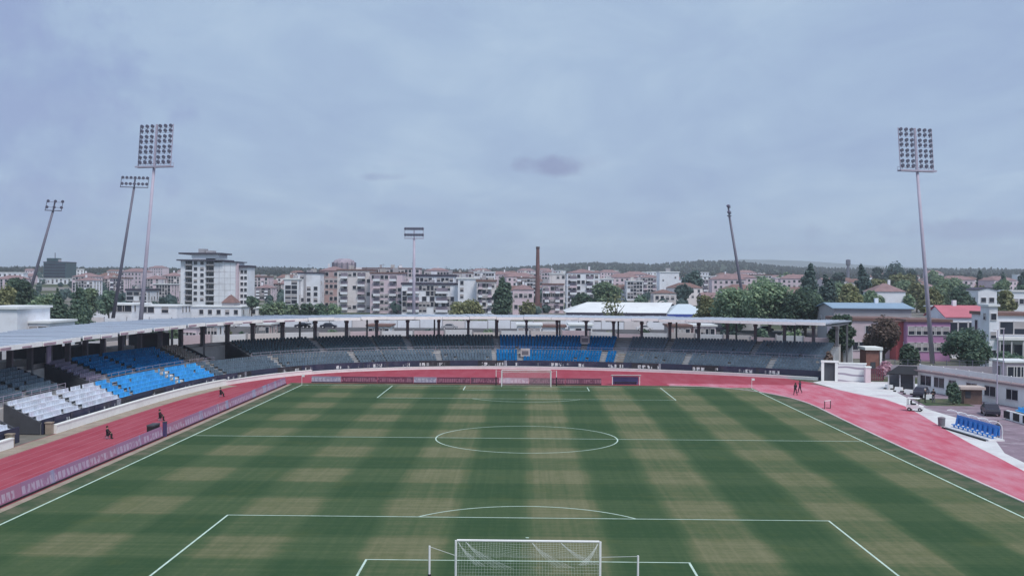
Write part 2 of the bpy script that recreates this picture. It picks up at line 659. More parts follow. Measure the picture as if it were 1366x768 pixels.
def build_land():
    ys = [-400, -200, -100, -54, 0, 60, 120, 180, 240, 255] + [255 + 35 * i for i in range(1, 22)] + [1000 + 90 * i for i in range(1, 30)] + [3900, 4300, 5000, 7000, 14000]
    na = 130
    v, f = [], []
    for y in ys:
        d = max(y + CD, 60)
        half = max(d * .62, 260)
        for i in range(na + 1):
            x = -half + 2 * half * i / na
            v.append((x, y, land(x, y) - .02))
    for j in range(len(ys) - 1):
        for i in range(na):
            a = j * (na + 1) + i
            f.append((a, a + 1, a + na + 2, a + na + 1))
    n = Nodes('land_cover', .95, .1)
    P = n.geo.outputs['Position']
    a = n.noise(P, .012, 6, .6)
    b = n.noise(P, .11, 6, .7)
    g = n.mix(n.range(b, .35, .65), (.045, .065, .035), (.10, .11, .06))
    t = n.mix(n.range(b, .35, .65), (.16, .15, .14), (.30, .28, .27))
    c = n.mix(n.range(a, .44, .56), g, t)
    wood = n.range(n.sep.outputs[1], 1500., 2300.)
    c = n.mix(wood, c, n.mix(n.range(b, .3, .7), (.028, .042, .032), (.065, .08, .05)))
    m = n.done(c, b, .6)
    mb = MB().add(v, f)
    o = struct('ground', mb, m)
    for p in o.data.polygons:
        p.use_smooth = True
    # far mountains beyond the ridge
    prof = [(820, 358), (880, 355), (930, 349.5), (985, 346), (1030, 346.5), (1075, 348), (1130, 352), (1200, 356), (1290, 358), (1400, 361)]
    v, f = [], []
    y = 9000.
    for (u, vv) in prof:
        x, z = at(u, vv, y)
        v += [(x, y - 900, -20), (x, y, z), (x, y + 1500, -20)]
    for i in range(len(prof) - 1):
        a = 3 * i
        f += [(a, a + 3, a + 4, a + 1), (a + 1, a + 4, a + 5, a + 2)]
    struct('far_mountains', MB().add(v, f), mat('mountain_slope', (.05, .06, .05), .95, .2, .004))


build_land()


# ------------------------------------------------------------------ pitch, track and markings
def sheet(pts, z):
    return MB().add([(p[0], p[1], z) for p in pts], [tuple(range(len(pts)))])


def smooth_path(ctrl, step=1.):
    """Catmull-Rom through ctrl, resampled evenly"""
    P = [Vector((*c, 0)) for c in ctrl]
    P = [P[0] * 2 - P[1]] + P + [P[-1] * 2 - P[-2]]
    out = []
    for i in range(1, len(P) - 2):
        for k in range(24):
            t = k / 24
            a, b, c, d = P[i - 1], P[i], P[i + 1], P[i + 2]
            out.append(.5 * ((2 * b) + (c - a) * t + (2 * a - 5 * b + 4 * c - d) * t * t + (3 * b - a - 3 * c + d) * t ** 3))
    out.append(P[-2])
    acc = [0.]
    for a, b in zip(out, out[1:]):
        acc.append(acc[-1] + (b - a).length)
    return out, acc


class Path:
    def __init__(s, ctrl):
        s.p, s.a = smooth_path(ctrl)
        s.len = s.a[-1]

    def pos(s, t):
        t = max(0, min(s.len - 1e-4, t))
        lo, hi = 0, len(s.a) - 1
        while hi - lo > 1:
            m = (lo + hi) // 2
            if s.a[m] <= t:
                lo = m
            else:
                hi = m
        k = (t - s.a[lo]) / max(1e-6, s.a[hi] - s.a[lo])
        return s.p[lo].lerp(s.p[hi], k)

    def frame(s, t):
        a, b = s.pos(max(0, t - .6)), s.pos(min(s.len, t + .6))
        d = (b - a).normalized()
        return s.pos(t), d, Vector((-d.y, d.x, 0))

    def at(s, t, off, z):
        p, d, n = s.frame(t)
        return (p.x + n.x * off, p.y + n.y * off, z)


WALL = Path([(-48.2, -10), (-48.1, 20), (-48, 45), (-47.9, 62), (-47.5, 80), (-46.4, 95), (-44.2, 106), (-40.2, 116.6), (-34, 125.6), (-25, 132),
             (-14, 136), (0, 137.4), (13, 135.6), (26, 131.6), (38, 125.8), (48, 119.6)])


def s_of_y(y):
    """arc length on the left straight for a given y"""
    lo, hi = 0., WALL.len * .5
    for _ in range(40):
        m = (lo + hi) / 2
        if WALL.pos(m).y < y:
            lo = m
        else:
            hi = m
    return lo


def s_of_x(x):
    lo, hi = s_of_y(112), WALL.len
    for _ in range(40):
        m = (lo + hi) / 2
        if WALL.pos(m).x < x:
            lo = m
        else:
            hi = m
    return lo


def sweep(mb, prof, s0, s1, ds=2., mi=0, closed=True, caps=True):
    n = max(1, int(math.ceil((s1 - s0) / ds)))
    k = len(prof)
    o = len(mb.v)
    for i in range(n + 1):
        t = s0 + (s1 - s0) * i / n
        for off, z in prof:
            mb.v.append(WALL.at(t, off, z))
    for i in range(n):
        for j in range(k if closed else k - 1):
            a, b = o + i * k + j, o + i * k + (j + 1) % k
            mb.f.append((a, b, b + k, a + k))
            mb.m.append(mi)
    if closed and caps:
        mb.f.append(tuple(o + j for j in range(k)))
        mb.f.append(tuple(o + n * k + j for j in range(k - 1, -1, -1)))
        mb.m += [mi, mi]
    return mb


PW, PL = 33.85, 105.


def build_field():
    # red surface inside the stand, back from the near end
    wp = [WALL.at(WALL.len * i / 120, 0.1, 0) for i in range(121)]
    left = [(-36.2, -14)] + [(-36.2, 60), (-36.2, 108.3), (30.0, 108.3)]
    red = [(p[0], p[1]) for p in wp[:118]]
    ring = [(-47.9, -14)] + red + [(46.2, 114), (38.6, 108.8), (30., 108.3), (-36.2, 108.3), (-36.2, -14)]
    mb = sheet(ring, .004)
    struct('running_track', mb, M_TRACK_L)
    # worn right hand side of the track
    inner = [(36.3, -14), (36.3, 40), (36.9, 70), (37.3, 84), (36.6, 92), (34.6, 98.6), (31.2, 104.4), (27., 107.6), (22., 108.35)]
    edge = [(1366, 628), (1330, 609), (1296, 592), (1262, 573), (1232, 555), (1206, 541), (1180, 532), (1150, 526.5), (1122, 520.5), (1092, 513.5)]
    edge = [G(u, v) for u, v in edge]
    outer = [(22., 112.), (33., 111.8), (40, 111.0), (44.0, 113.6)] + edge[::-1] + [(41.9, 10), (41.9, -14)]
    struct('worn_track', sheet(inner + outer, .008), M_TRACK_R)
    # grass
    g = [(-36.2, -14), (36.3, -14)] + inner[1:] + [(-36.2, 108.3)]
    mb = sheet(g, .010)
    struct('grass_verge', mb, M_VERGE)
    struct('pitch', sheet([(-PW - .3, -1), (PW + .3, -1), (PW + .3, 106.2), (-PW - .3, 106.2)], .014), M_GRASS)
    # pale sandy edge by the boards and outside the lanes
    mb = MB().add([(-36.15, -14, .0145), (-35.55, -14, .0145), (-35.55, 106, .0145), (-36.15, 106, .0145)], [(0, 1, 2, 3)])
    struct('sand_strip', mb, M_SAND)
    mb = MB()
    sweep(mb, [(-1.9, .0085), (0.0, .0085)], 0, s_of_y(114), closed=False)
    struct('gravel_strip', mb, M_SAND)
    # kerb on the right hand inner edge of the track
    mb = MB()
    k = [Vector((*p, 0)) for p in inner]
    kp = Path([p for p in inner])
    for i in range(60):
        a, b = kp.pos(kp.len * i / 60), kp.pos(kp.len * (i + 1) / 60)
        d = (b - a).normalized()
        nn = Vector((-d.y, d.x, 0)) * .11
        mb.add([(a.x - nn.x, a.y - nn.y, 0), (a.x + nn.x, a.y + nn.y, 0), (b.x + nn.x, b.y + nn.y, 0), (b.x - nn.x, b.y - nn.y, 0),
                (a.x - nn.x, a.y - nn.y, .07), (a.x + nn.x, a.y + nn.y, .07), (b.x + nn.x, b.y + nn.y, .07), (b.x - nn.x, b.y - nn.y, .07)],
               [(4, 5, 6, 7), (0, 1, 5, 4), (2, 3, 7, 6), (1, 2, 6, 5), (3, 0, 4, 7)])
    struct('track_kerb', mb, mat('kerb_paint', (.62, .52, .52), .8, .15, .6))
    # lane lines of the left straight and bend
    mb = MB()
    for i in range(8):
        sweep(mb, [(-2.1 - 1.22 * i, .0090), (-2.1 - 1.22 * i + .06, .0090)], 0, s_of_y(100) + (34 if i < 4 else 8), 2.5, closed=False)
    struct('lane_markings', mb, M_LANE)
    # pitch lines
    mb = MB()
    Z = .0185

    def line(x0, y0, x1, y1, w=.13):
        d = Vector((x1 - x0, y1 - y0, 0)).normalized()
        nn = Vector((-d.y, d.x, 0)) * w / 2
        mb.add([(x0 - nn.x, y0 - nn.y, Z), (x1 - nn.x, y1 - nn.y, Z), (x1 + nn.x, y1 + nn.y, Z), (x0 + nn.x, y0 + nn.y, Z)], [(0, 1, 2, 3)])

    def arc(cx, cy, r, a0, a1, n=64, w=.13):
        for i in range(n):
            t0, t1 = a0 + (a1 - a0) * i / n, a0 + (a1 - a0) * (i + 1) / n
            mb.add([(cx + q * math.cos(t), cy + q * math.sin(t), Z) for t in (t0, t1) for q in (r - w / 2, r + w / 2)], [(0, 1, 3, 2)])
    for sx in (-1, 1):
        line(sx * PW, -.06, sx * PW, PL + .06, .16)
    for yy in (0, PL):
        line(-PW + .09, yy, PW - .09, yy)
    line(-PW + .09, PL / 2, PW - .09, PL / 2)
    for yy, sg in ((0, 1), (PL, -1)):
        for hw, dp in ((20.16, 16.5), (9.16, 5.5)):
            for sx in (-1, 1):
                line(sx * hw, yy + sg * .07, sx * hw, yy + sg * (dp - .07))
            line(-hw - .065, yy + sg * dp, hw + .065, yy + sg * dp)
        a = math.acos(5.5 / 9.15) - .008
        arc(0, yy + sg * 11, 9.15, sg * R(90) - a, sg * R(90) + a, 40)
        arc(0, yy + sg * 11, .06, 0, 2 * math.pi, 10, .12)
    for a0, a1 in ((.008, math.pi - .008), (math.pi + .008, 2 * math.pi - .008)):
        arc(0, PL / 2, 9.15, a0, a1, 60)
    for cx in (-1, 1):
        for cy in (0, 1):
            a0 = {(-1, 0): 0, (1, 0): 90, (1, 1): 180, (-1, 1): 270}[(cx, cy)]
            arc(cx * PW, cy * PL, 1., R(a0 + 6), R(a0 + 84), 10)
    struct('pitch_markings', mb, M_LINE)
    # concrete apron, right
    ap = [(46.0, 116.2), (48.6, 119.4), (58, 118), (66, 112), (66, 60), (66, -10), (41.9, -10), (41.9, 10)] + edge[:-1]
    struct('concrete_apron', sheet(ap, .006), M_APRON)
    tar = [G(1196, 523), G(1222, 519), (62, 104), (66, 84), (66, -10), (43.6, -10), (43.6, 34), G(1340, 604), G(1330, 590), G(1310, 566), G(1262, 553), G(1236, 545), G(1215, 533)]
    struct('service_yard', sheet(tar, .0105), mat('yard_paving', (.25, .185, .225), .9, .25, .4, .2, stain=((.48, .43, .47), .7, .3)))
    struct('lawn_strip', sheet([(52.2, 84.5), (58.6, 84.5), (59.0, 93), (53.4, 93)], .0150), M_VERGE)


build_field()


# ------------------------------------------------------------------ grandstand
SEATS = {
    'grey': mat('grey_seat', (.12, .17, .22), .55, .10, .8, stain=((.09, .12, .16), .5, .3)),
    'teal': mat('shaded_green_grey_seat', (.065, .11, .14), .55, .10, .8, stain=((.05, .085, .11), .5, .3)),  # darker copy of grey for upper rows, roof shade put into the colour
    'white': mat('white_seat', (.66, .71, .80), .5, .05, .8, stain=((.56, .48, .58), .6, .5)),
    'blue': mat('blue_seat', (.06, .38, .80), .45, .10, .8, stain=((.08, .52, .88), .7, .5)),
    'deep': mat('deep_and_shaded_blue_seat', (.003, .15, .38), .5, .12, .8, spec=.12, stain=((.01, .24, .52), .6, .4)),  # own tone of the far blue block; left upper rows darkened for roof shade
    'violet': mat('violet_seat', (.20, .18, .26), .5, .1, .8),
    'tan': mat('tan_seat', (.24, .21, .19), .55, .1, .8),
}
for _m in SEATS.values():
    _nt = _m.node_tree
    _b = _nt.nodes['Principled BSDF']
    _src = _b.inputs['Base Color'].links[0].from_socket
    _g = _nt.nodes.new('ShaderNodeNewGeometry')
    _r = _nt.nodes.new('ShaderNodeMapRange')
    _r.inputs[3].default_value = .83
    _r.inputs[4].default_value = 1.13
    _nt.links.new(_g.outputs['Random Per Island'], _r.inputs[0])
    _x = _nt.nodes.new('ShaderNodeMixRGB')
    _x.blend_type = 'MULTIPLY'
    _x.inputs[0].default_value = 1
    _nt.links.new(_src, _x.inputs[1])
    _nt.links.new(_r.outputs[0], _x.inputs[2])
    _nt.links.new(_x.outputs[0], _b.inputs['Base Color'])
LOW_N, LOW_D, LOW_R, LOW_O, LOW_Z = 5, .74, .37, 1.3, 1.05
UP_N, UP_D, UP_R, UP_O, UP_Z = 7, .78, .31, 5.7, 3.05


def tier_prof(n, dp, rise, off, z):
    p = [(off, 0.02), (off, z)]
    for i in range(n):
        p.append((off + (i + 1) * dp, z + i * rise))
        if i < n - 1:
            p.append((off + (i + 1) * dp, z + (i + 1) * rise))
    p.append((off + n * dp, .02))
    return p


def build_stand():
    root = thing('grandstand', 'long curved grandstand with flat pale roof and rows of coloured seats round the track', 'grandstand', (-52, 60, 0))
    s_end = WALL.len
    kw = dict(parent=root, world=True)
    low_gap = [(s_of_y(47.2), s_of_y(52.2))]
    up_gap = [(s_of_y(67.5), s_of_y(74)), (s_of_x(-43.4), s_of_x(-40.2))]

    def ranges(gaps, a, b):
        out, c = [], a
        for g0, g1 in gaps:
            out.append((c, g0))
            c = g1
        out.append((c, b))
        return out
    for a, b in ranges(low_gap, 0, s_end):
        obj('lower_terrace', sweep(MB(), tier_prof(LOW_N, LOW_D, LOW_R, LOW_O, LOW_Z), a, b), M_STEP, **kw)
    obj('walkway', sweep(MB(), [(LOW_O + LOW_N * LOW_D + .003, .02), (LOW_O + LOW_N * LOW_D + .003, 2.62), (UP_O - .003, 2.62), (UP_O - .003, .02)], 0, s_end), M_CONC, **kw)
    for a, b in ranges(up_gap, 0, s_end):
        obj('upper_terrace', sweep(MB(), tier_prof(UP_N, UP_D, UP_R, UP_O, UP_Z), a, b), M_STEP, **kw)
    for a, b in up_gap:
        obj('shaded_entrance_ramp', sweep(MB(), [(UP_O, .02), (UP_O, 1.6), (UP_O + UP_N * UP_D, 1.9), (UP_O + UP_N * UP_D, .02)], a + .02, b - .02), M_DARK, **kw)  # ramp colour near black, imitating shade down in the entrance
    # thin near-black walls put pit shade in colour beside the entrances; back parapet
    for a, b in up_gap + low_gap:
        for t in (a, b):
            o0, z0 = (UP_O, UP_Z) if (a, b) in up_gap else (LOW_O, LOW_Z)
            nn, dp, rs = (UP_N, UP_D, UP_R) if (a, b) in up_gap else (LOW_N, LOW_D, LOW_R)
            obj('shaded_side_wall', sweep(MB(), [(o0, .05), (o0, z0 + .2), (o0 + nn * dp, z0 + nn * rs + .2), (o0 + nn * dp, .05)], t - .14, t + .14, .3), M_DARK, **kw)
    back = UP_O + UP_N * UP_D
    ztop = UP_Z + UP_N * UP_R
    obj('back_parapet', sweep(MB(), [(back + .9, .02), (back + .9, ztop + .15), (back + 1.1, ztop + .15), (back + 1.1, .02)], 0, s_end), M_CONC, **kw)
    obj('back_walkway', sweep(MB(), [(back + .003, .02), (back + .003, ztop - UP_R), (back + .89, ztop - UP_R), (back + .89, .02)], 0, s_end), M_CONC, **kw)
    # rail of the walkway and front parapet
    M_NAVY = mat('navy_parapet', (.035, .04, .075), .6, .15, .5)
    obj('front_parapet', sweep(MB(), [(1.0, .02), (1.0, 1.5), (1.18, 1.5), (1.18, .02)], 0, low_gap[0][0], 2.), M_NAVY, **kw)
    obj('front_parapet', sweep(MB(), [(1.0, .02), (1.0, 1.5), (1.18, 1.5), (1.18, .02)], low_gap[0][1], s_end, 2.), M_NAVY, **kw)

    # seats: each block of seats one object of many small shells
    def seat_block(color, s0, s1, n, dp, rise, off, z, aisle=14.5, phase=0.):
        mb = MB()
        for r in range(n):
            o_ = off + r * dp
            zz = z + r * rise
            L = s1 - s0
            k = int(L / .52)
            for i in range(k):
                t = s0 + .26 + i * .52
                q = (t + phase) % aisle
                if q < 1.05 or rnd.random() < .012:
                    continue
                p, d, nn = WALL.frame(t)
                w = .225
                # pan and back as two thin slabs
                A = [(-w, .16), (w, .16), (w, .52), (-w, .52)]
                base = [(p.x + d.x * a + nn.x * (o_ + b), p.y + d.y * a + nn.y * (o_ + b)) for a, b in A]
                mb.add([(x, y, zz + .30) for x, y in base] + [(x, y, zz + .36) for x, y in base],
                       [(4, 5, 6, 7), (0, 1, 5, 4), (1, 2, 6, 5), (3, 0, 4, 7)])
                A = [(-w, .50), (w, .50), (w, .56), (-w, .56)]
                base = [(p.x + d.x * a + nn.x * (o_ + b), p.y + d.y * a + nn.y * (o_ + b)) for a, b in A]
                mb.add([(x, y, zz + .24) for x, y in base] + [(x + nn.x * .05, y + nn.y * .05, zz + .76) for x, y in base],
                       [(4, 5, 6, 7), (0, 1, 5, 4), (1, 2, 6, 5), (2, 3, 7, 6), (3, 0, 4, 7)])
        o = obj('seat_block', mb, SEATS[color], **kw)
        o['kind'] = 'stuff'
        o['label'] = {'grey': 'block of grey seats', 'teal': 'block of green grey seats with painted roof shade', 'white': 'block of white seats', 'blue': 'block of blue seats',
                      'deep': 'block of deep blue seats, roof shade painted in on the left', 'violet': 'small block of violet seats', 'tan': 'small block of tan seats'}[color]
    low = lambda c, a, b: seat_block(c, a, b, LOW_N, LOW_D, LOW_R, LOW_O, LOW_Z)
    up = lambda c, a, b: seat_block(c, a, b, UP_N, UP_D, UP_R, UP_O, UP_Z, phase=4.)
    Y, X = s_of_y, s_of_x
    low('white', Y(20), Y(47)); low('white', Y(52.5), Y(73.6)); low('blue', Y(73.8), Y(93.2)); low('blue', Y(94.4), Y(111))
    low('grey', Y(111.8), X(-24)); low('grey', X(-24), X(-5.8)); low('deep', X(-5.2), X(15.6)); low('grey', X(17), s_end - .6)
    up('grey', Y(20), Y(67)); up('violet', Y(74.4), Y(79)); up('deep', Y(80.4), Y(116)); up('tan', Y(116.4), X(-43.8))
    up('teal', X(-39.8), X(-24)); up('teal', X(-24), X(-5.4)); up('deep', X(-5), X(15)); up('grey', X(17), s_end - .6)
    # white steps at the break between the two blue blocks
    mb = MB()
    for i in range(LOW_N):
        a = LOW_O + i * LOW_D
        sweep(mb, [(a, LOW_Z + i * LOW_R + .003), (a, LOW_Z + i * LOW_R + .19), (a + .37, LOW_Z + i * LOW_R + .19), (a + .37, LOW_Z + i * LOW_R + .003)], Y(93.25), Y(94.35), .6)
    obj('stairs', mb, M_WALL, **kw)
    for xx in (16.2,):
        mb = MB()
        for i in range(LOW_N):
            a = LOW_O + i * LOW_D
            sweep(mb, [(a, LOW_Z + i * LOW_R + .003), (a, LOW_Z + i * LOW_R + .19), (a + .37, LOW_Z + i * LOW_R + .19), (a + .37, LOW_Z + i * LOW_R + .003)], X(15.7), X(16.9), .6)
        obj('stairs', mb, M_SAND, **kw)
    for a, b in ranges(up_gap, 2, s_end - .5):
        mb = MB()
        n_ = max(2, int((b - a) / 2.))
        for q in range(n_ + 1):
            t = a + (b - a) * q / n_
            mb.bar(WALL.at(t, UP_O - .1, 2.62), WALL.at(t, UP_O - .1, 3.75), .05)
            if q < n_:
                t2 = a + (b - a) * (q + 1) / n_
                for z in (3.3, 3.72):
                    mb.bar(WALL.at(t, UP_O - .1, z), WALL.at(t2, UP_O - .1, z), .045)
        obj('handrail', mb, M_STEEL, **kw)
    # columns, beams and roof bays
    bay = 4.73
    n = int(s_end // bay)
    cofs = back + .25
    hz = lambda k: .05 * (k % 2) + .03 * ((k * 7) % 3)
    for k in range(n + 1):
        t = min(k * bay + .4, s_end - .4)
        lf = max(0., min(1., (s_of_y(118) - t) / 40.))
        dz = -.42 * lf - .02
        p, d, nn = WALL.frame(t)
        ang = math.atan2(d.y, d.x)
        c = p + nn * cofs
        root_loc = Vector(root.location)
        mb = MB().box(-.22, .22, -.32, .32, 0.02, 8.42 + dz)
        mb.box(-.30, .30, -.42, .42, 8.0 + dz, 8.43 + dz)
        mb.v = [v for v in mb.v]
        obj('column', mb, M_COL, root, Vector((c.x, c.y, 0)) - root_loc, ang)
        mb = MB()
        # cantilever beam tapering to the front, with a shallow rear arm
        y0, y1, y2 = 3.8 + 1.9 * lf - cofs, 0., 18.4 - cofs
        mb.add([(-.14, y0, 8.72), (.14, y0, 8.72), (.14, y0, 8.95), (-.14, y0, 8.95), (-.14, y1, 8.45), (.14, y1, 8.45), (.14, y1, 8.95), (-.14, y1, 8.95)],
               [(0, 1, 2, 3), (0, 4, 5, 1), (3, 2, 6, 7), (0, 3, 7, 4), (1, 5, 6, 2)])
        mb.add([(-.14, y1, 8.45), (.14, y1, 8.45), (.14, y1, 8.95), (-.14, y1, 8.95), (-.14, y2, 8.72), (.14, y2, 8.72), (.14, y2, 8.95), (-.14, y2, 8.95)],
               [(7, 6, 5, 4), (0, 4, 5, 1), (3, 2, 6, 7), (0, 3, 7, 4), (1, 5, 6, 2)])
        mb.v = [(x, y, z + dz) for x, y, z in mb.v]
        obj('roof_beam', mb, M_COL, root, Vector((c.x, c.y, 0)) - root_loc, ang)
        if k % 2 == 0:
            c2 = p + nn * 17.6
            obj('rear_post', MB().box(-.14, .14, -.14, .14, .02, 8.7 + dz), M_COL, root, Vector((c2.x, c2.y, 0)) - root_loc, ang)
    for k in range(n):
        a, b = k * bay, (k + 1) * bay if k < n - 1 else s_end
        lf = max(0., min(1., (s_of_y(118) - a) / 40.))
        h = 8.97 + hz(k) - .42 * lf
        f0 = 3.4 + 1.9 * lf - .10 * (k % 2)
        mb = MB()
        sweep(mb, [(f0, h), (f0, h + .26), (11, h + .34), (19.2, h + .22), (19.2, h)], a + .03, b - .03, 2.4)
        # standing seams
        for q in range(1, 4):
            tt = a + (b - a) * q / 4
            sweep(mb, [(f0 + .1, h + .20), (f0 + .1, h + .32), (11, h + .40), (19.1, h + .28), (19.1, h + .15)], tt - .04, tt + .04, .1)
        obj('roof_panel', mb, M_ROOF, **kw)
        mb = MB()
        sweep(mb, [(f0 - .10, h - .22), (f0 - .10, h + .29), (f0 - .004, h + .29), (f0 - .004, h - .22)], a + .03, b - .03, 2.4)
        obj('fascia', mb, M_FASCIA, **kw)
        mb = MB()
        l = (b - a) * (.45 if k % 3 else .6)
        sweep(mb, [(f0 - .22, h - .12), (f0 - .22, h + .04 + .08 * (k % 2)), (f0 - .104, h + .04 + .08 * (k % 2)), (f0 - .104, h - .12)], a + .05, a + l, 2.)
        if WALL.pos(a).y < 122 and WALL.pos(a).x < -20:
            obj('gutter', mb, M_GUTTER, **kw)
    # banners along the front parapet
    mats = [board_material('navy_banner_print', (.018, .022, .06), (.78, .78, .80), (.03, .03, .045), .7, 0., .52),
            board_material('black_banner_print', (.014, .015, .02), (.78, .78, .80), (.30, .31, .36), .8, 9., .52)]
    spots = []
    s = s_of_y(27)
    i = 0
    while s < s_end - 7:
        L = 3.6 + 2.2 * ((i * 37) % 5) / 4
        y = WALL.pos(s + L / 2).y
        if not (low_gap[0][0] - L < s < low_gap[0][1] + .2) and (i * 13) % 7 not in (5,):
            spots.append((s, L, i))
        s += L + (.35 if i % 3 else 1.5)
        i += 1
    for s, L, i in spots:
        p, d, nn = WALL.frame(s + L / 2)
        ang = math.atan2(d.y, d.x)
        c = p + nn * .93
        mb = MB().box(-L / 2, L / 2, -.025, .025, 0, 1.14)
        o = obj('banner', mb, mats[(i * 5) % 7 % 2], root, Vector((c.x, c.y, .32)) - Vector(root.location), ang)
    # rooms at the back of the left side
    s0, s1 = 2, s_of_y(108)
    k = 0
    t = s0
    while t < s1:
        L = 6.2 + 3 * ((k * 29) % 4) / 3
        zt = 5.8 + 1.5 * ((k * 17) % 3) / 2
        p, d, nn = WALL.frame(t + L / 2)
        c = p + nn * 15.4
        mb = MB().box(-L / 2 + .1, L / 2 - .1, -1.2, 1.2, .02, zt)
        r = obj('back_room', mb, M_DARK if k % 3 else M_CONC, root, Vector((c.x, c.y, 0)) - Vector(root.location), math.atan2(d.y, d.x))
        if k % 2 == 0:
            obj('window', MB().box(-.9, .9, -.03, .03, 0, 1.2), M_FRAME if k % 4 else M_WALL, r, (.4, -1.24, zt - 2.2))
        t += L + (2.4 if k % 3 == 1 else .3)
        k += 1
    # hanging sign under the roof on the left
    p, d, nn = WALL.frame(s_of_y(73))
    c = p + nn * 10.2
    o = obj('score_sign', MB().box(-1.7, 1.7, -.1, .1, 0, 2.0), board_material('lilac_sign_print', (.40, .37, .52), (.62, .62, .70), (.30, .28, .42), .9, 3.), root,
            Vector((c.x, c.y, 5.6)) - Vector(root.location), math.atan2(d.y, d.x) + .35)
    o['label'] = 'pale lilac sign hanging under the roof'
    # two small pale cabins among the blue seats
    for xx, off, zz in ((-.2, 3.4, 2.0), (9.5, 8.3, 4.2)):
        p, d, nn = WALL.frame(s_of_x(xx))
        c = p + nn * off
        obj('cabin', MB().box(-.85, .85, -.5, .5, 0, 1.5).box(-.6, .6, -.53, -.501, .4, 1.1, 1), [M_CONC, M_COL], root, Vector((c.x, c.y, zz)) - Vector(root.location), math.atan2(d.y, d.x))
    # end wall towards the gate
    return root


build_stand()


def build_perimeter_wall():
    r = thing('perimeter_wall', 'low white concrete wall between the stand and the track', 'wall', (-48, 60, 0))
    prof = [(.0, .0), (.0, .78), (.32, .78), (.32, .0)]
    for a, b, hw in ((2, s_of_y(44), .80), (s_of_y(53), s_of_y(112), .80), (s_of_y(112) + .01, s_of_x(-36), .6), (s_of_x(-36) + .01, WALL.len - .3, .36)):
        prof = [(.0, .0), (.0, hw), (.32, hw), (.32, .0)]
        obj('wall_body', sweep(MB(), prof, a, b, 2.), M_WALL, r, world=True)
        obj('coping', sweep(MB(), [(-.06, hw + .003), (-.06, hw + .12), (.40, hw + .12), (.40, hw + .003)], a, b, 2.), M_FASCIA, r, world=True)
    for a in (s_of_y(44) + .3, s_of_y(53) - .5):
        p, d, n = WALL.frame(a)
        obj('gate_pier', MB().box(-.3, .3, -.3, .3, 0.02, 1.15).box(-.36, .36, -.36, .36, 1.153, 1.25), M_SAND, r, Vector((p.x + n.x * .5, p.y + n.y * .5, 0)) - Vector(r.location))


build_perimeter_wall()


# ------------------------------------------------------------------ goals and corner flags
def line_net(mb, quad, nu, nv, sag=0., r=.006):
    """cords over a four-cornered panel a-b-c-d"""
    a, b, c, d = [Vector(p) for p in quad]

    def P(u, v):
        p = (a * (1 - u) + b * u) * (1 - v) + (d * (1 - u) + c * u) * v
        w = 4 * v * (1 - v) * sag * (.75 + .25 * math.sin(u * 17))
        return p + Vector((0, 0, -w))
    for i in range(nu + 1):
        for j in range(nv):
            mb.bar(P(i / nu, j / nv), P(i / nu, (j + 1) / nv), r)
    for j in range(nv + 1):
        for i in range(0, nu, 2):
            mb.bar(P(i / nu, j / nv), P(min(1, (i + 2) / nu), j / nv), r)


def build_goal(y, sg, label, near):
    r = thing('goal', label, 'goal', (0, y, 0))
    for sx in (-1, 1):
        obj('post', MB().tube([(sx * 3.72, 0, .02), (sx * 3.72, 0, 2.5)], .06, 12), M_WHITE, r, smooth=False)
    obj('crossbar', MB().tube([(-3.665, 0, 2.5), (3.665, 0, 2.5)], .06, 12), M_WHITE, r)
    if near:
        poles = (((-4.9, -2.0), 2.70), ((5.45, -2.0), 2.32))
    else:
        poles = (((-4.6, 2.0), 2.3), ((4.6, 2.0), 2.3))
    tops = []
    for (px, py), h in poles:
        o = obj('net_pole', MB().tube([(px, py, .02), (px, py, h)], .05, 10), M_WHITE, r)
        obj('pad', MB().tube([(px, py, .022), (px, py, 1.3)], .085, 10), M_BLACK, o)
        tops.append(Vector((px, py, h)))
        q = Vector((-3.7 if px < 0 else 3.7, 0, 2.48))
        obj('guy_rope', MB().bar(Vector((px, py, h - .04)), Vector((-3.6 if px < 0 else 3.6, 0.9 * (1 if py > 0 else -1) * 1.7, 2.1)), .02), M_NET, r)
    k = 1.55 if near else 1.5
    s = -1 if near else 1
    mb = MB()
    # roof panel of the net sagging back, then the drop, then the sides
    line_net(mb, [(-3.66, 0, 2.47), (3.66, 0, 2.47), (3.6, s * k, 2.05), (-3.6, s * k, 2.05)], 50, 10, .22 if near else .12, .0045 if near else .012)
    line_net(mb, [(-3.6, s * k, 2.05), (3.6, s * k, 2.05), (3.66, s * (k + .5), .05), (-3.66, s * (k + .5), .05)], 50, 14, 0, .0045 if near else .012)
    for sx in (-1, 1):
        line_net(mb, [(sx * 3.68, 0, 2.45), (sx * 3.6, s * k, 2.05), (sx * 3.66, s * (k + .5), .05), (sx * 3.68, 0, .05)], 12, 14, 0, .0045 if near else .012)
    if near:   # slack net gathered in thin fans
        for x0, x1, z1, sp in ((-3.6, -2.35, 1.62, .5), (-3.2, -1.2, 1.5, 1.0), (.2, 1.9, 1.55, .9), (1.7, 3.3, 1.75, .6), (3.6, 2.7, 1.7, .4)):
            for q in range(9):
                pts = []
                for i in range(8):
                    u = i / 7
                    pts.append((x0 + (x1 - x0) * u + sp * (q / 8 - .5) * u, s * (.1 + 1.5 * u), 2.44 + (z1 - 2.44) * u ** .8 - .06 * math.sin(u * 3.1) + .015 * math.sin(q * 2.1 + i)))
                for a, b in zip(pts, pts[1:]):
                    mb.bar(a, b, .0042)
    obj('net', mb, M_NET, r)


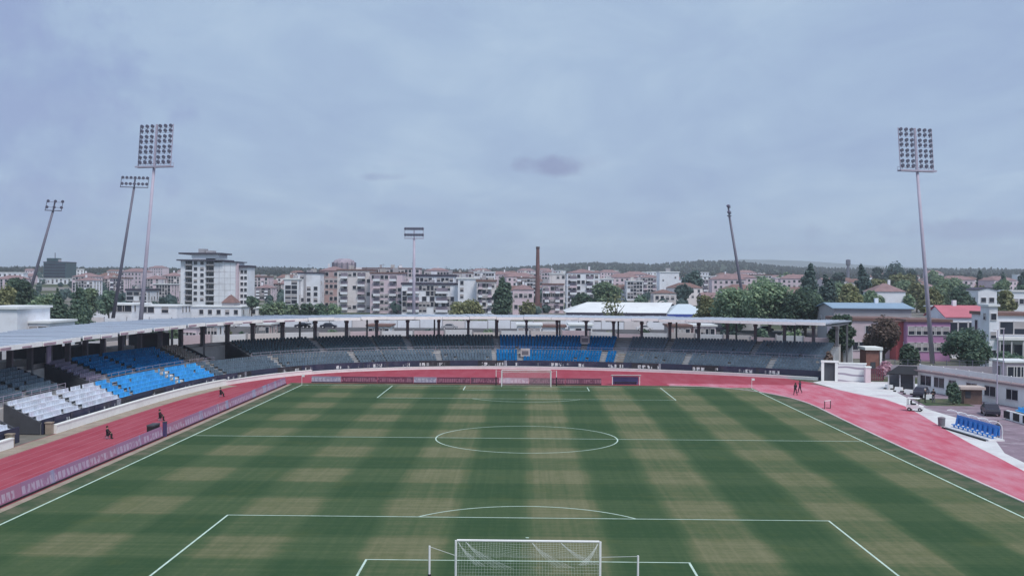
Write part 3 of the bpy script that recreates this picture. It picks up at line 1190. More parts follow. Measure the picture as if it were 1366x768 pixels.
build_goal(0, 1, 'white goal with sagging net at the near end of the pitch', True)
build_goal(PL, 1, 'small distant white goal at the far end of the pitch', False)
for x, y, w in ((-PW, PL, 'far left'), (PW, PL, 'far right')):
    r = thing('corner_flag', 'thin pale corner post at the %s corner of the pitch' % w, 'corner flag', (x, y, 0))
    obj('pole', MB().tube([(0, 0, .01), (0, 0, 1.6)], .03, 6), M_WHITE, r)
    obj('flag', MB().box(.035, .42, -.008, .008, 1.24, 1.56), mat('flag_cloth', (.7, .72, .72), .7), r)


# ------------------------------------------------------------------ advertising boards
B_LILAC = board_material('lilac_board_print', (.36, .16, .29), (.50, .38, .50), (.30, .32, .48), .75)
B_LILAC2 = board_material('rose_board_print', (.39, .15, .25), (.52, .40, .50), (.32, .32, .47), .7, 4.)
B_MAROON = board_material('maroon_board_print', (.13, .025, .06), (.30, .12, .17), (.10, .03, .06), .35, 2.)
B_GREY = board_material('grey_board_print', (.26, .24, .32), (.42, .40, .48), (.22, .2, .3), .6, 6.)
B_PALE = board_material('pale_pink_board_print', (.50, .28, .38), (.66, .5, .58), (.5, .4, .5), .6, 8.)


def board(name, loc, rz, L, h, m, label, group, tilt=.16):
    r = thing(name, label, 'advertising board', loc, rz, group)
    mb = MB()
    y0, y1 = tilt, -tilt * .1
    mb.add([(-L / 2, -.05, .04), (L / 2, -.05, .04), (L / 2, -.05 + tilt, h), (-L / 2, -.05 + tilt, h), (-L / 2, 0, .04), (L / 2, 0, .04), (L / 2, tilt, h), (-L / 2, tilt, h)],
           [(0, 1, 2, 3), (7, 6, 5, 4), (0, 4, 5, 1), (3, 2, 6, 7), (0, 3, 7, 4), (1, 5, 6, 2)])
    obj('panel', mb, m, r)
    obj('base_rail', MB().box(-L / 2, L / 2, -.14, -.053, .012, .13), M_BLACK, r)
    for sx in (-.38, .38):
        obj('prop', MB().bar((sx * L, tilt * .8 + .03, h * .75), (sx * L, .62, .02), .05), M_BLACK, r)
    return r


i = 0
y = 9.5
while y < 104:
    L = 5.95
    if 50 < y < 52.2:
        y = 52.25
    m = (B_LILAC, B_LILAC2, B_LILAC)[i % 3]
    board('advertising_board', (-36.45, y + L / 2, .01), R(90), L - .05, 1.08, m,
          'lilac pink advertising board beside the left touchline, %s from the near end' % ORD[i], 'boards along the left touchline')
    y += L
    i += 1
xs = [(-30.6, 5.4, B_MAROON, 'grey', None)]
cur = -33.2
seq = [(4.6, B_GREY, 'grey'), (5.6, B_MAROON, 'maroon'), (5.6, B_MAROON, 'maroon'), (3.6, B_GREY, 'grey'), (5.2, B_MAROON, 'maroon'), (4.4, B_MAROON, 'maroon'), (4.6, B_PALE, 'pale pink'), (5.6, B_MAROON, 'dark maroon'), (5.6, B_MAROON, 'dark maroon')]
for i, (L, m, c) in enumerate(seq):
    board('advertising_board', (cur + L / 2, 108.9, .01), 0, L - .06, .98, m,
          '%s advertising board behind the far goal line, %s from the left corner' % (c, ORD[i]), 'boards behind the far goal')
    cur += L
r = thing('player_shelter', 'low white framed shelter with violet back at the end of the far boards', 'shelter', (15.4, 109.6, 0))
obj('back_panel', MB().box(-2.0, 2.0, .5, .56, .05, 1.2), mat('violet_panel', (.22, .18, .42), .5), r)
obj('roof', MB().add([(-2.3, -.6, 1.5), (2.3, -.6, 1.5), (2.3, .7, 1.25), (-2.3, .7, 1.25), (-2.3, -.6, 1.58), (2.3, -.6, 1.58), (2.3, .7, 1.33), (-2.3, .7, 1.33)],
                     [(3, 2, 1, 0), (4, 5, 6, 7), (0, 1, 5, 4), (1, 2, 6, 5), (2, 3, 7, 6), (3, 0, 4, 7)]), M_WHITE, r)
for sx in (-2.1, 2.1):
    obj('leg', MB().bar((sx, -.4, .01), (sx, -.4, 1.5), .1), M_WHITE, r)
obj('bench', MB().box(-1.8, 1.8, 0, .4, .35, .42).box(-1.6, -1.5, .05, .35, .01, .35).box(1.5, 1.6, .05, .35, .01, .35), M_DARK, r)


# ------------------------------------------------------------------ floodlight masts
def flood_big(name, label, base, top, lean_y, group, w=7.6, hgt=8.6):
    """tall mast, a frame of 4 x 2 x 6 lamps"""
    x, y = base
    r = thing(name, label, 'floodlight', (x, y, 0), 0, group)
    tx, tz = top
    T = Vector((tx - x, lean_y, tz - hgt))
    obj('mast', MB().tube([(0, 0, 0), tuple(T * .5), tuple(T)], [.50, .37, .28], 12), M_STEEL, r, smooth=True)
    up = (T.normalized() * .75 + Vector((0, 0, .25))).normalized()
    sx = Vector((1, 0, 0)) if x < 0 else Vector((1, 0, 0))
    yaw = R(24) if x < 0 else R(-24)
    sx = Vector((math.cos(yaw), -math.sin(yaw) * .6, 0)).normalized()
    fw = up.cross(sx).normalized()
    up2 = up
    fr = MB()
    P = lambda a, b, c=0.: T + sx * a + up2 * b + fw * c
    plat = MB()
    for c in (-.5, .5):
        plat.bar(P(-w / 2 - .3, 0, c), P(w / 2 + .3, 0, c), .32)
    for k in range(9):
        a = -w / 2 - .25 + (w + .5) * k / 8
        plat.bar(P(a, 0, -.5), P(a, 0, .5), .2)
        plat.bar(P(a, 0, .55), P(a, .75, .55), .05)
    plat.bar(P(-w / 2 - .3, .75, .55), P(w / 2 + .3, .75, .55), .06)
    obj('platform', plat, M_STEEL, r)
    for a in (-w / 2, w / 2):
        fr.bar(P(a, 0), P(a, hgt), .16)
    fr.bar(P(0, -.2), P(0, hgt), .40)
    rows = [1.0, 1.95, 3.1, 4.05, 5.2, 6.15, 7.3, 8.25]
    for b in rows:
        fr.bar(P(-w / 2, b - .42), P(w / 2, b - .42), .07)
    obj('frame', fr, M_STEEL, r)
    # the lamps share one mesh
    lm = MB()
    lm.tube([(0, -.34, 0), (0, .1, 0), (0, .3, 0)], [.36, .30, .12], 10)
    lm.tube([(0, -.36, 0), (0, -.342, 0)], [.31, .31], 10, 1)
    lm.bar((0, 0, -.55), (0, 0, -.2), .1)
    me = lm.mesh('lamp', [M_LAMP, M_LENS])
    fwd = -fw if fw.y > 0 else fw
    rot = Matrix((sx, -fwd, up2)).transposed()
    for b in rows:
        for k in range(6):
            a = (-.88 + .32 * k if k < 3 else .24 + .32 * (k - 3)) * w / 2
            o = obj('lamp', me, None, r)
            o.matrix_local = Matrix.Translation(P(a, b)) @ rot.to_4x4()
    return r


def flood_small(name, label, base_uv, top_uv, y, hw, yaw, group, steel, rows=2, cols=7, ns=.9):
    bx = at(*base_uv, y)[0] if base_uv else 0
    # extend the mast line down to the ground
    (x0, z0), (x1, z1) = at(*base_uv, y), at(*top_uv, y)
    k = (x1 - x0) / (z1 - z0)
    gz_ = land(x0, y)
    gx = x0 - k * (z0 - gz_)
    r = thing(name, label, 'floodlight', (gx, y, gz_), 0, group)
    hh = 2.9
    T = Vector((x1 - gx, 0, z1 - gz_ - hh))
    obj('mast', MB().tube([(0, 0, 0), tuple(T * .5), tuple(T)], [.55, .42, .30], 10), steel, r, smooth=True)
    sx = Vector((math.cos(yaw), math.sin(yaw), 0))
    up = Vector((k * .8, 0, 1)).normalized()
    fw = up.cross(sx).normalized()
    P = lambda a, b, c=0.: T + sx * a + up * b + fw * c
    fr = MB()
    fr.bar(P(-hw, 0, -.35), P(hw, 0, -.35), .2).bar(P(-hw, 0, .35), P(hw, 0, .35), .2)
    for a in (-hw, hw):
        fr.bar(P(a, 0, -.35), P(a, 0, .35), .16)
        fr.bar(P(a, 0), P(a, hh), .12)
    fr.bar(P(0, -.3), P(0, hh), .32)
    fr.bar(P(-hw, hh - .5), P(hw, hh - .5), .1)
    fr.bar(P(-hw, .9), P(hw, .9), .1)
    obj('frame', fr, steel, r)
    lm = MB()
    lm.tube([(0, -.42, 0), (0, .1, 0), (0, .32, 0)], [.44, .36, .14], 10)
    lm.tube([(0, -.44, 0), (0, -.422, 0)], [.36, .36], 10, 1)
    lm.bar((0, 0, -.5), (0, 0, -.2), .1)
    me = lm.mesh('lamp', [M_LAMP, M_LENS])
    rot = Matrix((sx, fw, up)).transposed()
    for b in ((1.25,) if rows == 1 else (.95, hh - .25)):
        for q in range(cols):
            a = -hw * .9 + 1.8 * hw * q / (cols - 1)
            o = obj('lamp', me, None, r)
            o.matrix_local = Matrix.Translation(P(a, b)) @ rot.to_4x4()


xb, _ = at(187, 425, 160)
flood_big('floodlight_mast', 'tallest floodlight mast behind the left stand, with a full square grid of lamps', (at(187, 425, 160)[0] - .5, 160), at(206, 166, 160), 0., 'tall floodlight masts')
flood_big('floodlight_mast', 'tall floodlight mast on the right with a full square grid of lamps', (at(1244, 483, 160)[0], 160), at(1224, 171, 160), 0., 'tall floodlight masts')
flood_small('floodlight_mast', 'dark leaning floodlight mast just left of the tallest mast, flat lamp rows', (150, 428), (179, 236), 240, 3.6, R(16), 'leaning floodlight masts', M_STEELD)
flood_small('floodlight_mast', 'leftmost floodlight mast, dark and leaning, in front of the dark glass tower', (30, 423), (71, 267), 240, 2.1, R(35), 'leaning floodlight masts', M_STEELD, cols=3)
flood_small('floodlight_mast', 'upright floodlight mast in front of the long white apartment blocks', (552, 418), (552.5, 304), 240, 2.6, 0, 'leaning floodlight masts', M_STEEL)
flood_small('floodlight_mast', 'leaning floodlight mast seen side on above the large green trees', (995, 420), (973, 274), 240, 1.5, R(72), 'leaning floodlight masts', M_STEELD, cols=3)


# ------------------------------------------------------------------ people
SKINM = mat('skin', (.42, .26, .19), .6, .05)
CLOTH = {k: mat('cloth_' + k, c, .85, .15, 3.) for k, c in dict(black=(.022, .022, .028), navy=(.03, .035, .07), grey=(.18, .18, .2), white=(.7, .7, .7), green=(.05, .12, .09)).items()}


def body_mesh(name, pose, top, legs):
    J = dict(pel=(0, 0, .95), chest=(0, .0, 1.30), neck=(0, .0, 1.50), head=(0, -.01, 1.62), crown=(0, 0, 1.74))
    for s, n in ((1, 'r'), (-1, 'l')):
        J['sh' + n] = (s * .19, 0, 1.42)
        J['el' + n] = (s * .26, .02, 1.14)
        J['wr' + n] = (s * .27, -.06, .90)
        J['ha' + n] = (s * .27, -.09, .80)
        J['hip' + n] = (s * .10, 0, .92)
        J['kn' + n] = (s * .11, -.01, .50)
        J['an' + n] = (s * .12, .02, .08)
        J['to' + n] = (s * .14, -.16, .03)
    if pose == 'walk':
        J['knr'] = (.1, -.14, .52); J['anr'] = (.11, -.22, .10); J['tor'] = (.12, -.40, .06)
        J['knl'] = (-.1, .06, .50); J['anl'] = (-.11, .30, .14); J['tol'] = (-.12, .16, .03)
        J['elr'] = (.26, .14, 1.15); J['wrr'] = (.25, .08, .93); J['har'] = (.25, .02, .86)
        J['ell'] = (-.26, -.08, 1.15); J['wrl'] = (-.24, -.24, .98); J['hal'] = (-.23, -.31, .93)
    if pose == 'folded':
        J['elr'] = (.29, -.04, 1.14); J['wrr'] = (.04, -.22, 1.16); J['har'] = (-.06, -.22, 1.19)
        J['ell'] = (-.29, -.04, 1.14); J['wrl'] = (-.03, -.24, 1.10); J['hal'] = (.07, -.24, 1.12)
    if pose == 'sit':
        dz = -.50
        for k in list(J):
            if k[:2] in ('ch', 'ne', 'he', 'cr', 'sh', 'el', 'wr', 'ha', 'pe', 'hi'):
                J[k] = (J[k][0], J[k][1], J[k][2] + dz)
        for s, n in ((1, 'r'), (-1, 'l')):
            J['kn' + n] = (s * .16, -.42, .50); J['an' + n] = (s * .15, -.40, .08); J['to' + n] = (s * .16, -.58, .03)
            J['el' + n] = (s * .27, -.12, .70); J['wr' + n] = (s * .18, -.34, .60); J['ha' + n] = (s * .14, -.42, .58)
    E_ = [('pel', 'chest'), ('chest', 'neck'), ('neck', 'head'), ('head', 'crown')]
    for n in 'rl':
        E_ += [('chest', 'sh' + n), ('sh' + n, 'el' + n), ('el' + n, 'wr' + n), ('wr' + n, 'ha' + n), ('pel', 'hip' + n), ('hip' + n, 'kn' + n), ('kn' + n, 'an' + n), ('an' + n, 'to' + n)]
    rad = dict(pel=(.16, .13), chest=(.17, .13), neck=(.065, .065), head=(.095, .11), crown=(.07, .08), sh=(.085, .085), el=(.06, .06), wr=(.045, .045), ha=(.05, .03), hip=(.10, .11), kn=(.075, .075), an=(.055, .055), to=(.05, .04))
    keys = list(J)
    me = bpy.data.meshes.new(name)
    me.from_pydata([J[k] for k in keys], [(keys.index(a), keys.index(b)) for a, b in E_], [])
    o = bpy.data.objects.new('tmp', me)
    COL.objects.link(o)
    sk = o.modifiers.new('s', 'SKIN')
    sk.use_smooth_shade = True
    for k, sv in zip(keys, me.skin_vertices[0].data):
        kk = k if k in rad else k[:-1]
        sv.radius = rad[kk]
        sv.use_root = (k == 'pel')
    sb = o.modifiers.new('d', 'SUBSURF')
    sb.levels = 1
    sb.render_levels = 1
    dg = bpy.context.evaluated_depsgraph_get()
    m2 = bpy.data.meshes.new_from_object(o.evaluated_get(dg))
    m2.name = name
    bpy.data.objects.remove(o)
    m2.materials.clear()
    for m in (SKINM, CLOTH[top], CLOTH[legs], M_BLACK):
        m2.materials.append(m)
    hz, nz = J['head'][2], J['neck'][2]
    wy = [Vector(J['har']), Vector(J['hal'])]
    for p in m2.polygons:
        c = p.center
        if c.z > nz - .01:
            p.material_index = 0
        elif min((c - w).length for w in wy) < .085:
            p.material_index = 0
        elif pose == 'sit':
            p.material_index = 3 if c.z < .09 else (2 if (c.y < -.16 and c.z < .60) or c.z < .40 else 1)
        else:
            p.material_index = 3 if c.z < .09 else (1 if c.z > .93 else 2)
    return m2, J


BODY = {}


def person(u, v, rz, pose, top, legs, label, hair=(.03, .022, .02), z=0., scale=1., loc=None, group=None):
    x, y = loc or G(u, v)
    key = (pose, top, legs)
    if key not in BODY:
        BODY[key] = body_mesh('person_body', *key)
    me, J = BODY[key]
    r = thing('person', label, 'person', (x, y, z), rz, group)
    r.scale = (scale,) * 3
    obj('body', me, None, r)
    h = Vector(J['head'])
    mb = MB()
    bm = bmesh.new()
    bmesh.ops.create_icosphere(bm, subdivisions=2, radius=1)
    for vv in bm.verts:
        c = vv.co
        vv.co = Vector((c.x * .108, c.y * .122 + .02, max(c.z, -.35 - .5 * (c.y > .2)) * .125)) + h + Vector((0, 0, .055))
    hm = bpy.data.meshes.new('hair')
    bm.to_mesh(hm)
    bm.free()
    hm.materials.append(mat('hair_%d' % int(hair[0] * 1000), hair, .7))
    obj('hair', hm, None, r)
    mb = MB()
    for s in (-1, 1):
        mb.box(h.x + s * .035 - .012, h.x + s * .035 + .012, h.y - .115, h.y - .095, h.z + .005, h.z + .02)
    obj('eyes', mb, M_BLACK, r)
    obj('nose', MB().add([(h.x - .014, h.y - .095, h.z - .03), (h.x + .014, h.y - .095, h.z - .03), (h.x, h.y - .13, h.z - .03), (h.x, h.y - .098, h.z + .012)], [(0, 1, 2), (0, 2, 3), (1, 3, 2), (0, 3, 1)]), SKINM, r)
    return r


person(1061, 527, R(200), 'walk', 'black', 'black', 'person in dark clothes walking on the far right track, left one of the pair')
person(1067, 524, R(215), 'walk', 'navy', 'black', 'person in dark navy top walking on the far right track, right one of the pair')
person(1234, 537, R(60), 'folded', 'black', 'black', 'person in black standing with folded arms by the yard, left of the two', hair=(.5, .48, .45), scale=1.08)
person(1245, 537, R(-40), 'folded', 'black', 'grey', 'person in black jacket and grey trousers standing by the yard, right of the two', scale=1.06)
person(1331, 584, R(-60), 'stand', 'black', 'navy', 'person in dark clothes standing at the end of the blue bench shelter')


def stool(r, x, y):
    pass


for (u, v, lab) in ((143, 585, 'nearest of three people in black seated on the left track'), (213, 561, 'middle one of three people in black seated on the left track'),
                    (294, 529, 'farthest of three people in black seated on the left track')):
    x, y = G(u, v)
    person(0, 0, R(95), 'sit', 'black', 'black', lab, loc=(x, y), z=.012, group='people seated on the left track')
    s = thing('stool', 'small black folding stool under ' + lab.replace('one of three people in black', 'seated person').replace('of three people in black', 'seated person'), 'stool', (x + .02, y, .012), 0, 'stools on the left track')
    obj('seat', MB().box(-.19, .19, -.19, .19, .28, .32), M_BLACK, s)
    for a in (-1, 1):
        obj('leg', MB().bar((-.17, a * .15, .01), (.17, a * .15, .28), .03).bar((.17, a * .15, .01), (-.17, a * .15, .28), .03), M_STEEL, s)
x, y = G(199, 580)
r = thing('equipment_case', 'black flight case lying on the track behind the left boards', 'case', (-37.9, y, .012), R(90))
obj('body', MB().box(-.9, .9, -.35, .35, .04, .95), M_BLACK, r)
obj('lid', MB().box(-.92, .92, -.37, .37, .953, 1.12), M_DARK, r)
r = thing('marker_post', 'short dark violet post in the gap between the left boards', 'post', (-36.4, 51.6, .015))
obj('post', MB().box(-.16, .16, -.2, .2, 0, 1.45), mat('violet_post', (.07, .05, .14), .6), r)
obj('cap', MB().box(-.19, .19, -.23, .23, 1.453, 1.5), M_DARK, r)


# ------------------------------------------------------------------ right hand yard
def build_yard():
    # hurdle
    x, y = G(1104, 545)
    r = thing('hurdle', 'single white topped hurdle with dark legs on the pink track', 'hurdle', (x, y, .01), R(35))
    obj('top_bar', MB().box(-.6, .6, -.02, .02, .98, 1.08), M_WHITE, r)
    for s in (-1, 1):
        obj('leg', MB().bar((s * .56, 0, .03), (s * .56, 0, .98), .07).bar((s * .56, .02, .03), (s * .56, .7, .03), .07), M_BLACK, r)
    # gateway with mural wall
    A, B = Vector((48.2, 119.3, 0)), Vector((54.9, 117.5, 0))
    d = (B - A).normalized()
    ang = math.atan2(d.y, d.x)
    r = thing('gateway', 'white gateway with a dark doorway and a white mural wall beside the stand end', 'gate', (A.x, A.y, 0), ang)
    L = (B - A).length
    for a in (0, 2.15):
        obj('pillar', MB().box(a, a + .45, -.25, .25, 0, 3.0), M_WALL, r)
    obj('lintel', MB().box(-.06, 2.7, -.3, .3, 3.003, 3.32), M_WALL, r)
    obj('doorway_panel', MB().box(.46, 2.14, .05, .12, 0.02, 2.98), M_DARK, r)  # dark panel stands in for the shaded inside of the open gateway
    n = Nodes('mural_paint', .7, .2)
    tc = n.N('ShaderNodeTexCoord')
    w = n.N('ShaderNodeTexWave')
    w.bands_direction = 'Z'
    w.inputs['Scale'].default_value = .28
    w.inputs['Distortion'].default_value = 5
    w.inputs['Detail'].default_value = 1
    w.inputs['Detail Scale'].default_value = .6
    n.L(tc.outputs['Object'], w.inputs['Vector'])
    m = n.done(n.mix(n.range(w.outputs[1], .12, .2), (.38, .33, .40), (.80, .79, .80)))
    obj('mural_wall', MB().box(2.62, L, -.16, .16, 0, 2.85), m, r)
    obj('coping', MB().box(2.70, L + .1, -.24, .24, 2.853, 3.05), M_FASCIA, r)
    x, y = G(1157, 510)
    r = thing('gate_pillar', 'pale pink pillar standing right of the mural wall', 'pillar', (x, y, 0))
    obj('shaft', MB().box(-.42, .42, -.4, .4, 0, 2.4), mat('pale_pink_render', (.66, .52, .56), .8, .1), r)
    obj('cap', MB().box(-.5, .5, -.48, .48, 2.403, 2.6), M_FASCIA, r)
    x = at(1164, 500, 119)[0]
    r = thing('gate_leaf', 'dark red metal gate between the pale pillar and the shelter', 'gate', (x + .5, 118.6, 0), R(-14))
    for k in range(7):
        obj('slat', MB().box(-1.1 + k * .32, -.9 + k * .32, -.03, .03, .1, 2.1), mat('dark_red_metal', (.16, .05, .07), .5), r)
    for z in (.3, 1.8):
        obj('rail', MB().box(-1.15, 1.2, .035, .08, z, z + .1), mat('dark_red_metal', (.16, .05, .07), .5), r)
    # brick hut
    x0, z0 = at(1153, 487, 133)
    x1, z1 = at(1177, 463, 133)
    r = thing('brick_hut', 'brick hut with white flat roof slab behind the mural wall', 'hut', ((x0 + x1) / 2, 133, 0))
    w = (x1 - x0) / 2
    obj('wall', MB().box(-w + .3, w - .45, 0, 3.5, 0, z1 - .5), mat('brown_brick', (.27, .13, .11), .85, .2, 1.2), r)
    obj('roof_slab', MB().box(-w, w, -.4, 3.9, z1 - .497, z1), M_FASCIA, r)
    obj('side_pier', MB().box(w - .447, w - .1, -.2, 3.4, 0, z1 - .5), M_WALL, r)
    obj('doorway_panel', MB().box(-.5, .4, -.05, -.005, 0.02, 2.1), M_DARK, r)
    # long white service building
    A, B = Vector((58.8, 105.6, 0)), Vector((64.5, 79, 0))
    d = (B - A).normalized()
    ang = math.atan2(d.y, d.x)
    L = (B - A).length
    r = thing('service_building', 'long low white building with dark windows and a railed white parapet', 'building', (A.x, A.y, 0), ang)
    obj('wall', MB().box(0, L, 0, 5, 0, 2.75), M_WALL, r)
    obj('roof', MB().box(-.4, L + .4, -.45, 5.4, 2.753, 3.0), mat('brown_roof_edge', (.30, .22, .23), .8, .15), r)
    for k in range(9):
        a = .2 + k * (L - .4) / 9
        obj('parapet_panel', MB().box(a + .05, a + (L - .4) / 9 - .05, .2, .32, 3.15, 3.85), M_WHITE, r)
        obj('parapet_post', MB().box(a - .05, a + .04, .2, .34, 3.003, 3.95), M_WHITE, r)
    for a, w, t in ((.9, 2.6, 2.3), (4.3, 2.4, 2.3), (7.9, 1.6, 2.2), (12, 2.2, 2.2), (16, 2.2, 2.2), (20.5, 2.2, 2.2)):
        f = obj('window', MB().box(a, a + w, -.06, -.005, .9, t), M_GLASS, r)
        obj('frame', MB().box(a - .1, a + w + .1, -.09, -.061, t, t + .12).box(a - .1, a + w + .1, -.12, -.061, .78, .9).box(a + w / 2 - .04, a + w / 2 + .04, -.08, -.061, .9, t), M_FRAME, f)
    # open sided dark shelter
    x, y = G(1204, 519)
    r = thing('pergola', 'dark open sided shelter with posts and a sloping black roof left of the white building', 'shelter', (x, y, 0), R(-18))
    for a in (-2.0, -.4, 1.6):
        for b in (-1.2, 1.4):
            obj('post', MB().bar((a, b, 0), (a, b, 2.3), .14), M_FRAME, r)
    obj('roof', MB().add([(-2.4, -1.6, 2.3), (2.1, -1.6, 2.3), (2.1, 1.8, 3.3), (-.6, 1.8, 3.3), (-2.4, -1.6, 2.42), (2.1, -1.6, 2.42), (2.1, 1.8, 3.42), (-.6, 1.8, 3.42)],
                         [(3, 2, 1, 0), (4, 5, 6, 7), (0, 1, 5, 4), (1, 2, 6, 5), (2, 3, 7, 6), (3, 0, 4, 7)]), M_BLACK, r)
    obj('back_wall', MB().box(-2.0, 1.8, 1.48, 1.56, 0, 2.4), M_COL, r)
    obj('counter', MB().box(-1.8, 1.4, -.5, .1, 0, 1.0), M_DARK, r)
    # brown kiosk
    x, y = G(1298, 539)
    r = thing('kiosk', 'small brown kiosk with a wide pale flat roof on the lawn strip', 'kiosk', (x, y, .015), R(-6))
    obj('wall', MB().box(-1.15, 1.15, 0, 2.0, 0, 1.95), mat('brown_boards', (.17, .115, .10), .8, .2, 2.), r)
    obj('roof', MB().box(-1.75, 1.45, -.5, 2.3, 1.953, 2.3), mat('pale_tan_roof', (.55, .46, .42), .8, .1), r)
    obj('hatch', MB().box(-1.0, -.3, -.04, -.004, .8, 1.7), M_DARK, r)
    # bench shelter on the track edge
    A, B = Vector((*G(1266, 571), 0)), Vector((*G(1322, 588), 0))
    d = (B - A).normalized()
    L = (B - A).length
    r = thing('bench_shelter', 'team bench with blue seats under a clear curved canopy at the track edge', 'bench', (A.x, A.y, .012), math.atan2(d.y, d.x))
    obj('plinth', MB().box(-.2, L + .2, -.35, 1.3, 0, .16), M_WHITE, r)
    k = 9
    sm = MB()
    sm.box(-.22, .22, .15, .6, .42, .5)
    sm.add([(-.22, .58, .45), (.22, .58, .45), (.22, .72, 1.18), (-.22, .72, 1.18), (-.22, .66, .45), (.22, .66, .45), (.22, .80, 1.18), (-.22, .80, 1.18)],
           [(0, 1, 2, 3), (7, 6, 5, 4), (0, 4, 5, 1), (3, 2, 6, 7), (0, 3, 7, 4), (1, 5, 6, 2)])
    sm.box(-.05, .05, .3, .45, .16, .42)
    sme = sm.mesh('seat', mat('bright_blue_plastic', (.04, .25, .68), .4, .08, 1.))
    for q in range(k):
        obj('seat', sme, None, r, (.4 + q * (L - .8) / (k - 1), 0, 0))
    obj('back_panel', MB().box(0, L, .86, .9, .5, 1.5), mat('bright_blue_plastic', (0, 0, 0)), r)
    prof = [(1.15, .17), (1.2, .9), (1.1, 1.5), (.75, 1.9), (.2, 2.05), (-.25, 2.0)]
    cm = bpy.data.materials.new('clear_canopy')
    cm.use_nodes = True
    b = cm.node_tree.nodes['Principled BSDF']
    b.inputs['Base Color'].default_value = (.75, .82, .92, 1)
    b.inputs['Roughness'].default_value = .15
    b.inputs['Alpha'].default_value = .22
    mb = MB()
    for (y0, z0), (y1, z1) in zip(prof, prof[1:]):
        mb.add([(0, y0, z0), (L, y0, z0), (L, y1, z1), (0, y1, z1)], [(0, 1, 2, 3)])
    obj('canopy', mb, cm, r)
    for q in range(5):
        a = L * q / 4
        mb = MB()
        mb.tube([(a, p, z) for p, z in prof], .04, 6)
        obj('hoop', mb, M_WHITE, r)
    obj('ground_rail', MB().box(-.2, L + .2, -.75, -.6, 0, .14), M_BLACK, r)
    # utility cart
    x, y = G(1221, 548)
    r = thing('utility_cart', 'small white utility cart with a roof at the edge of the pink track', 'cart', (x, y, .012), R(-28))
    obj('body', MB().add([(-1.0, -.55, .3), (.9, -.55, .3), (.9, .55, .3), (-1.0, .55, .3), (-1.0, -.55, .75), (.35, -.55, .8), (.35, .55, .8), (-1.0, .55, .75), (.95, -.5, .62), (.95, .5, .62)],
                          [(3, 2, 1, 0), (4, 5, 6, 7), (0, 1, 8, 5, 4), (2, 3, 7, 6, 9), (0, 4, 7, 3), (1, 2, 9, 8), (5, 8, 9, 6)]), M_WHITE, r)
    obj('roof', MB().box(-.95, .5, -.58, .58, 1.55, 1.62), M_WHITE, r)
    for a, b_ in ((-.9, .5), (-.9, -.5), (.42, .5), (.42, -.5)):
        obj('roof_post', MB().bar((a, b_, .74), (a, b_, 1.55), .05), M_BLACK, r)
    obj('seat', MB().box(-.5, .05, -.45, .45, .78, .92).box(-.55, -.45, -.45, .45, .9, 1.3), M_BLACK, r)
    for a in (-.65, .6):
        for b_ in (-.5, .5):
            w = obj('wheel', MB().tube([(a, b_ - .09, .24), (a, b_ + .09, .24)], .24, 14), M_BLACK, r)
            obj('hub', MB().tube([(a, b_ - .1, .24), (a, b_ + .1, .24)], .1, 8), M_FRAME, w)
    # bin
    x, y = G(1256, 568)
    r = thing('bin', 'round dark grey bin between the white cart and the blue bench', 'bin', (x, y, .012))
    obj('drum', MB().tube([(0, 0, 0), (0, 0, .9)], [.36, .4], 14), M_COL, r)
    obj('lid', MB().tube([(0, 0, .903), (0, 0, .96), (0, 0, 1.05)], [.43, .42, .15], 14), mat('dull_bin_lid', (.28, .25, .27), .6), r)
    # low white kerb blocks in front of the shelter
    for q in range(5):
        u = 1186 + q * 13
        x, y = G(u, 519 + q * 3.4)
        r = thing('barrier_block', 'white and black low barrier block beside the shelter, %s from the gate' % ORD[q], 'barrier', (x, y, .01), R(-38), 'barrier blocks by the shelter')
        obj('block', MB().add([(-.6, -.28, 0), (.6, -.28, 0), (.6, .28, 0), (-.6, .28, 0), (-.55, -.12, .7), (.55, -.12, .7), (.55, .12, .7), (-.55, .12, .7)],
                              [(3, 2, 1, 0), (4, 5, 6, 7), (0, 1, 5, 4), (1, 2, 6, 5), (2, 3, 7, 6), (3, 0, 4, 7)]), M_WHITE, r)
        obj('foot', MB().box(-.7, -.3, -.34, .34, 0, .2).box(.3, .7, -.34, .34, 0, .2), M_BLACK, r)
    # small right hand stand with blue seats
    r = thing('small_stand', 'small open stand with bright blue seats at the right edge', 'stand', (56.5, 60, 0))
    st = MB()
    for q in range(7):
        st.box(.3 + q * .8, .3 + (q + 1) * .8 - (.003 if q < 6 else 0), -60, 11.0, 0, .9 + q * .36)
    obj('terrace', st, M_STEP, r)
    obj('front_wall', MB().box(.05, .297, -60, 11.2, 0, 1.1), M_WALL, r)
    for q in range(8):
        obj('wall_panel', MB().box(0, .047, 10.2 - q * 2.4, 11.1 - q * 2.4 + .6, .15, 1.0), M_BLACK, r)
    mb = MB()
    for q in range(7):
        for p in range(130):
            yy = 10.6 - p * .54
            xx, zz = .3 + q * .8, .9 + q * .36
            if p % 28 < 2:
                continue
            mb.box(xx + .15, xx + .5, yy - .23, yy + .23, zz + .3, zz + .36).box(xx + .5, xx + .56, yy - .23, yy + .23, zz + .24, zz + .75)
    o = obj('seat_block', mb, SEATS['blue'], r)
    o['kind'] = 'stuff'
    # thin lamp posts
    for q, (u, v0, yy, lab) in enumerate(((1331, 440, 84, 'left'), (1339, 438, 92, 'right'))):
        x, z = at(u, v0, yy)
        r = thing('lamp_post', 'thin grey lamp post at the right edge, %s one of two' % lab, 'lamp post', (x, yy, 0), 0, 'thin lamp posts')
        obj('pole', MB().tube([(0, 0, 0), (0, 0, z)], [.09, .06], 8), M_STEEL, r)
        obj('lamp_head', MB().box(-.5, .1, -.1, .1, z - .06, z + .06), M_FRAME, r)
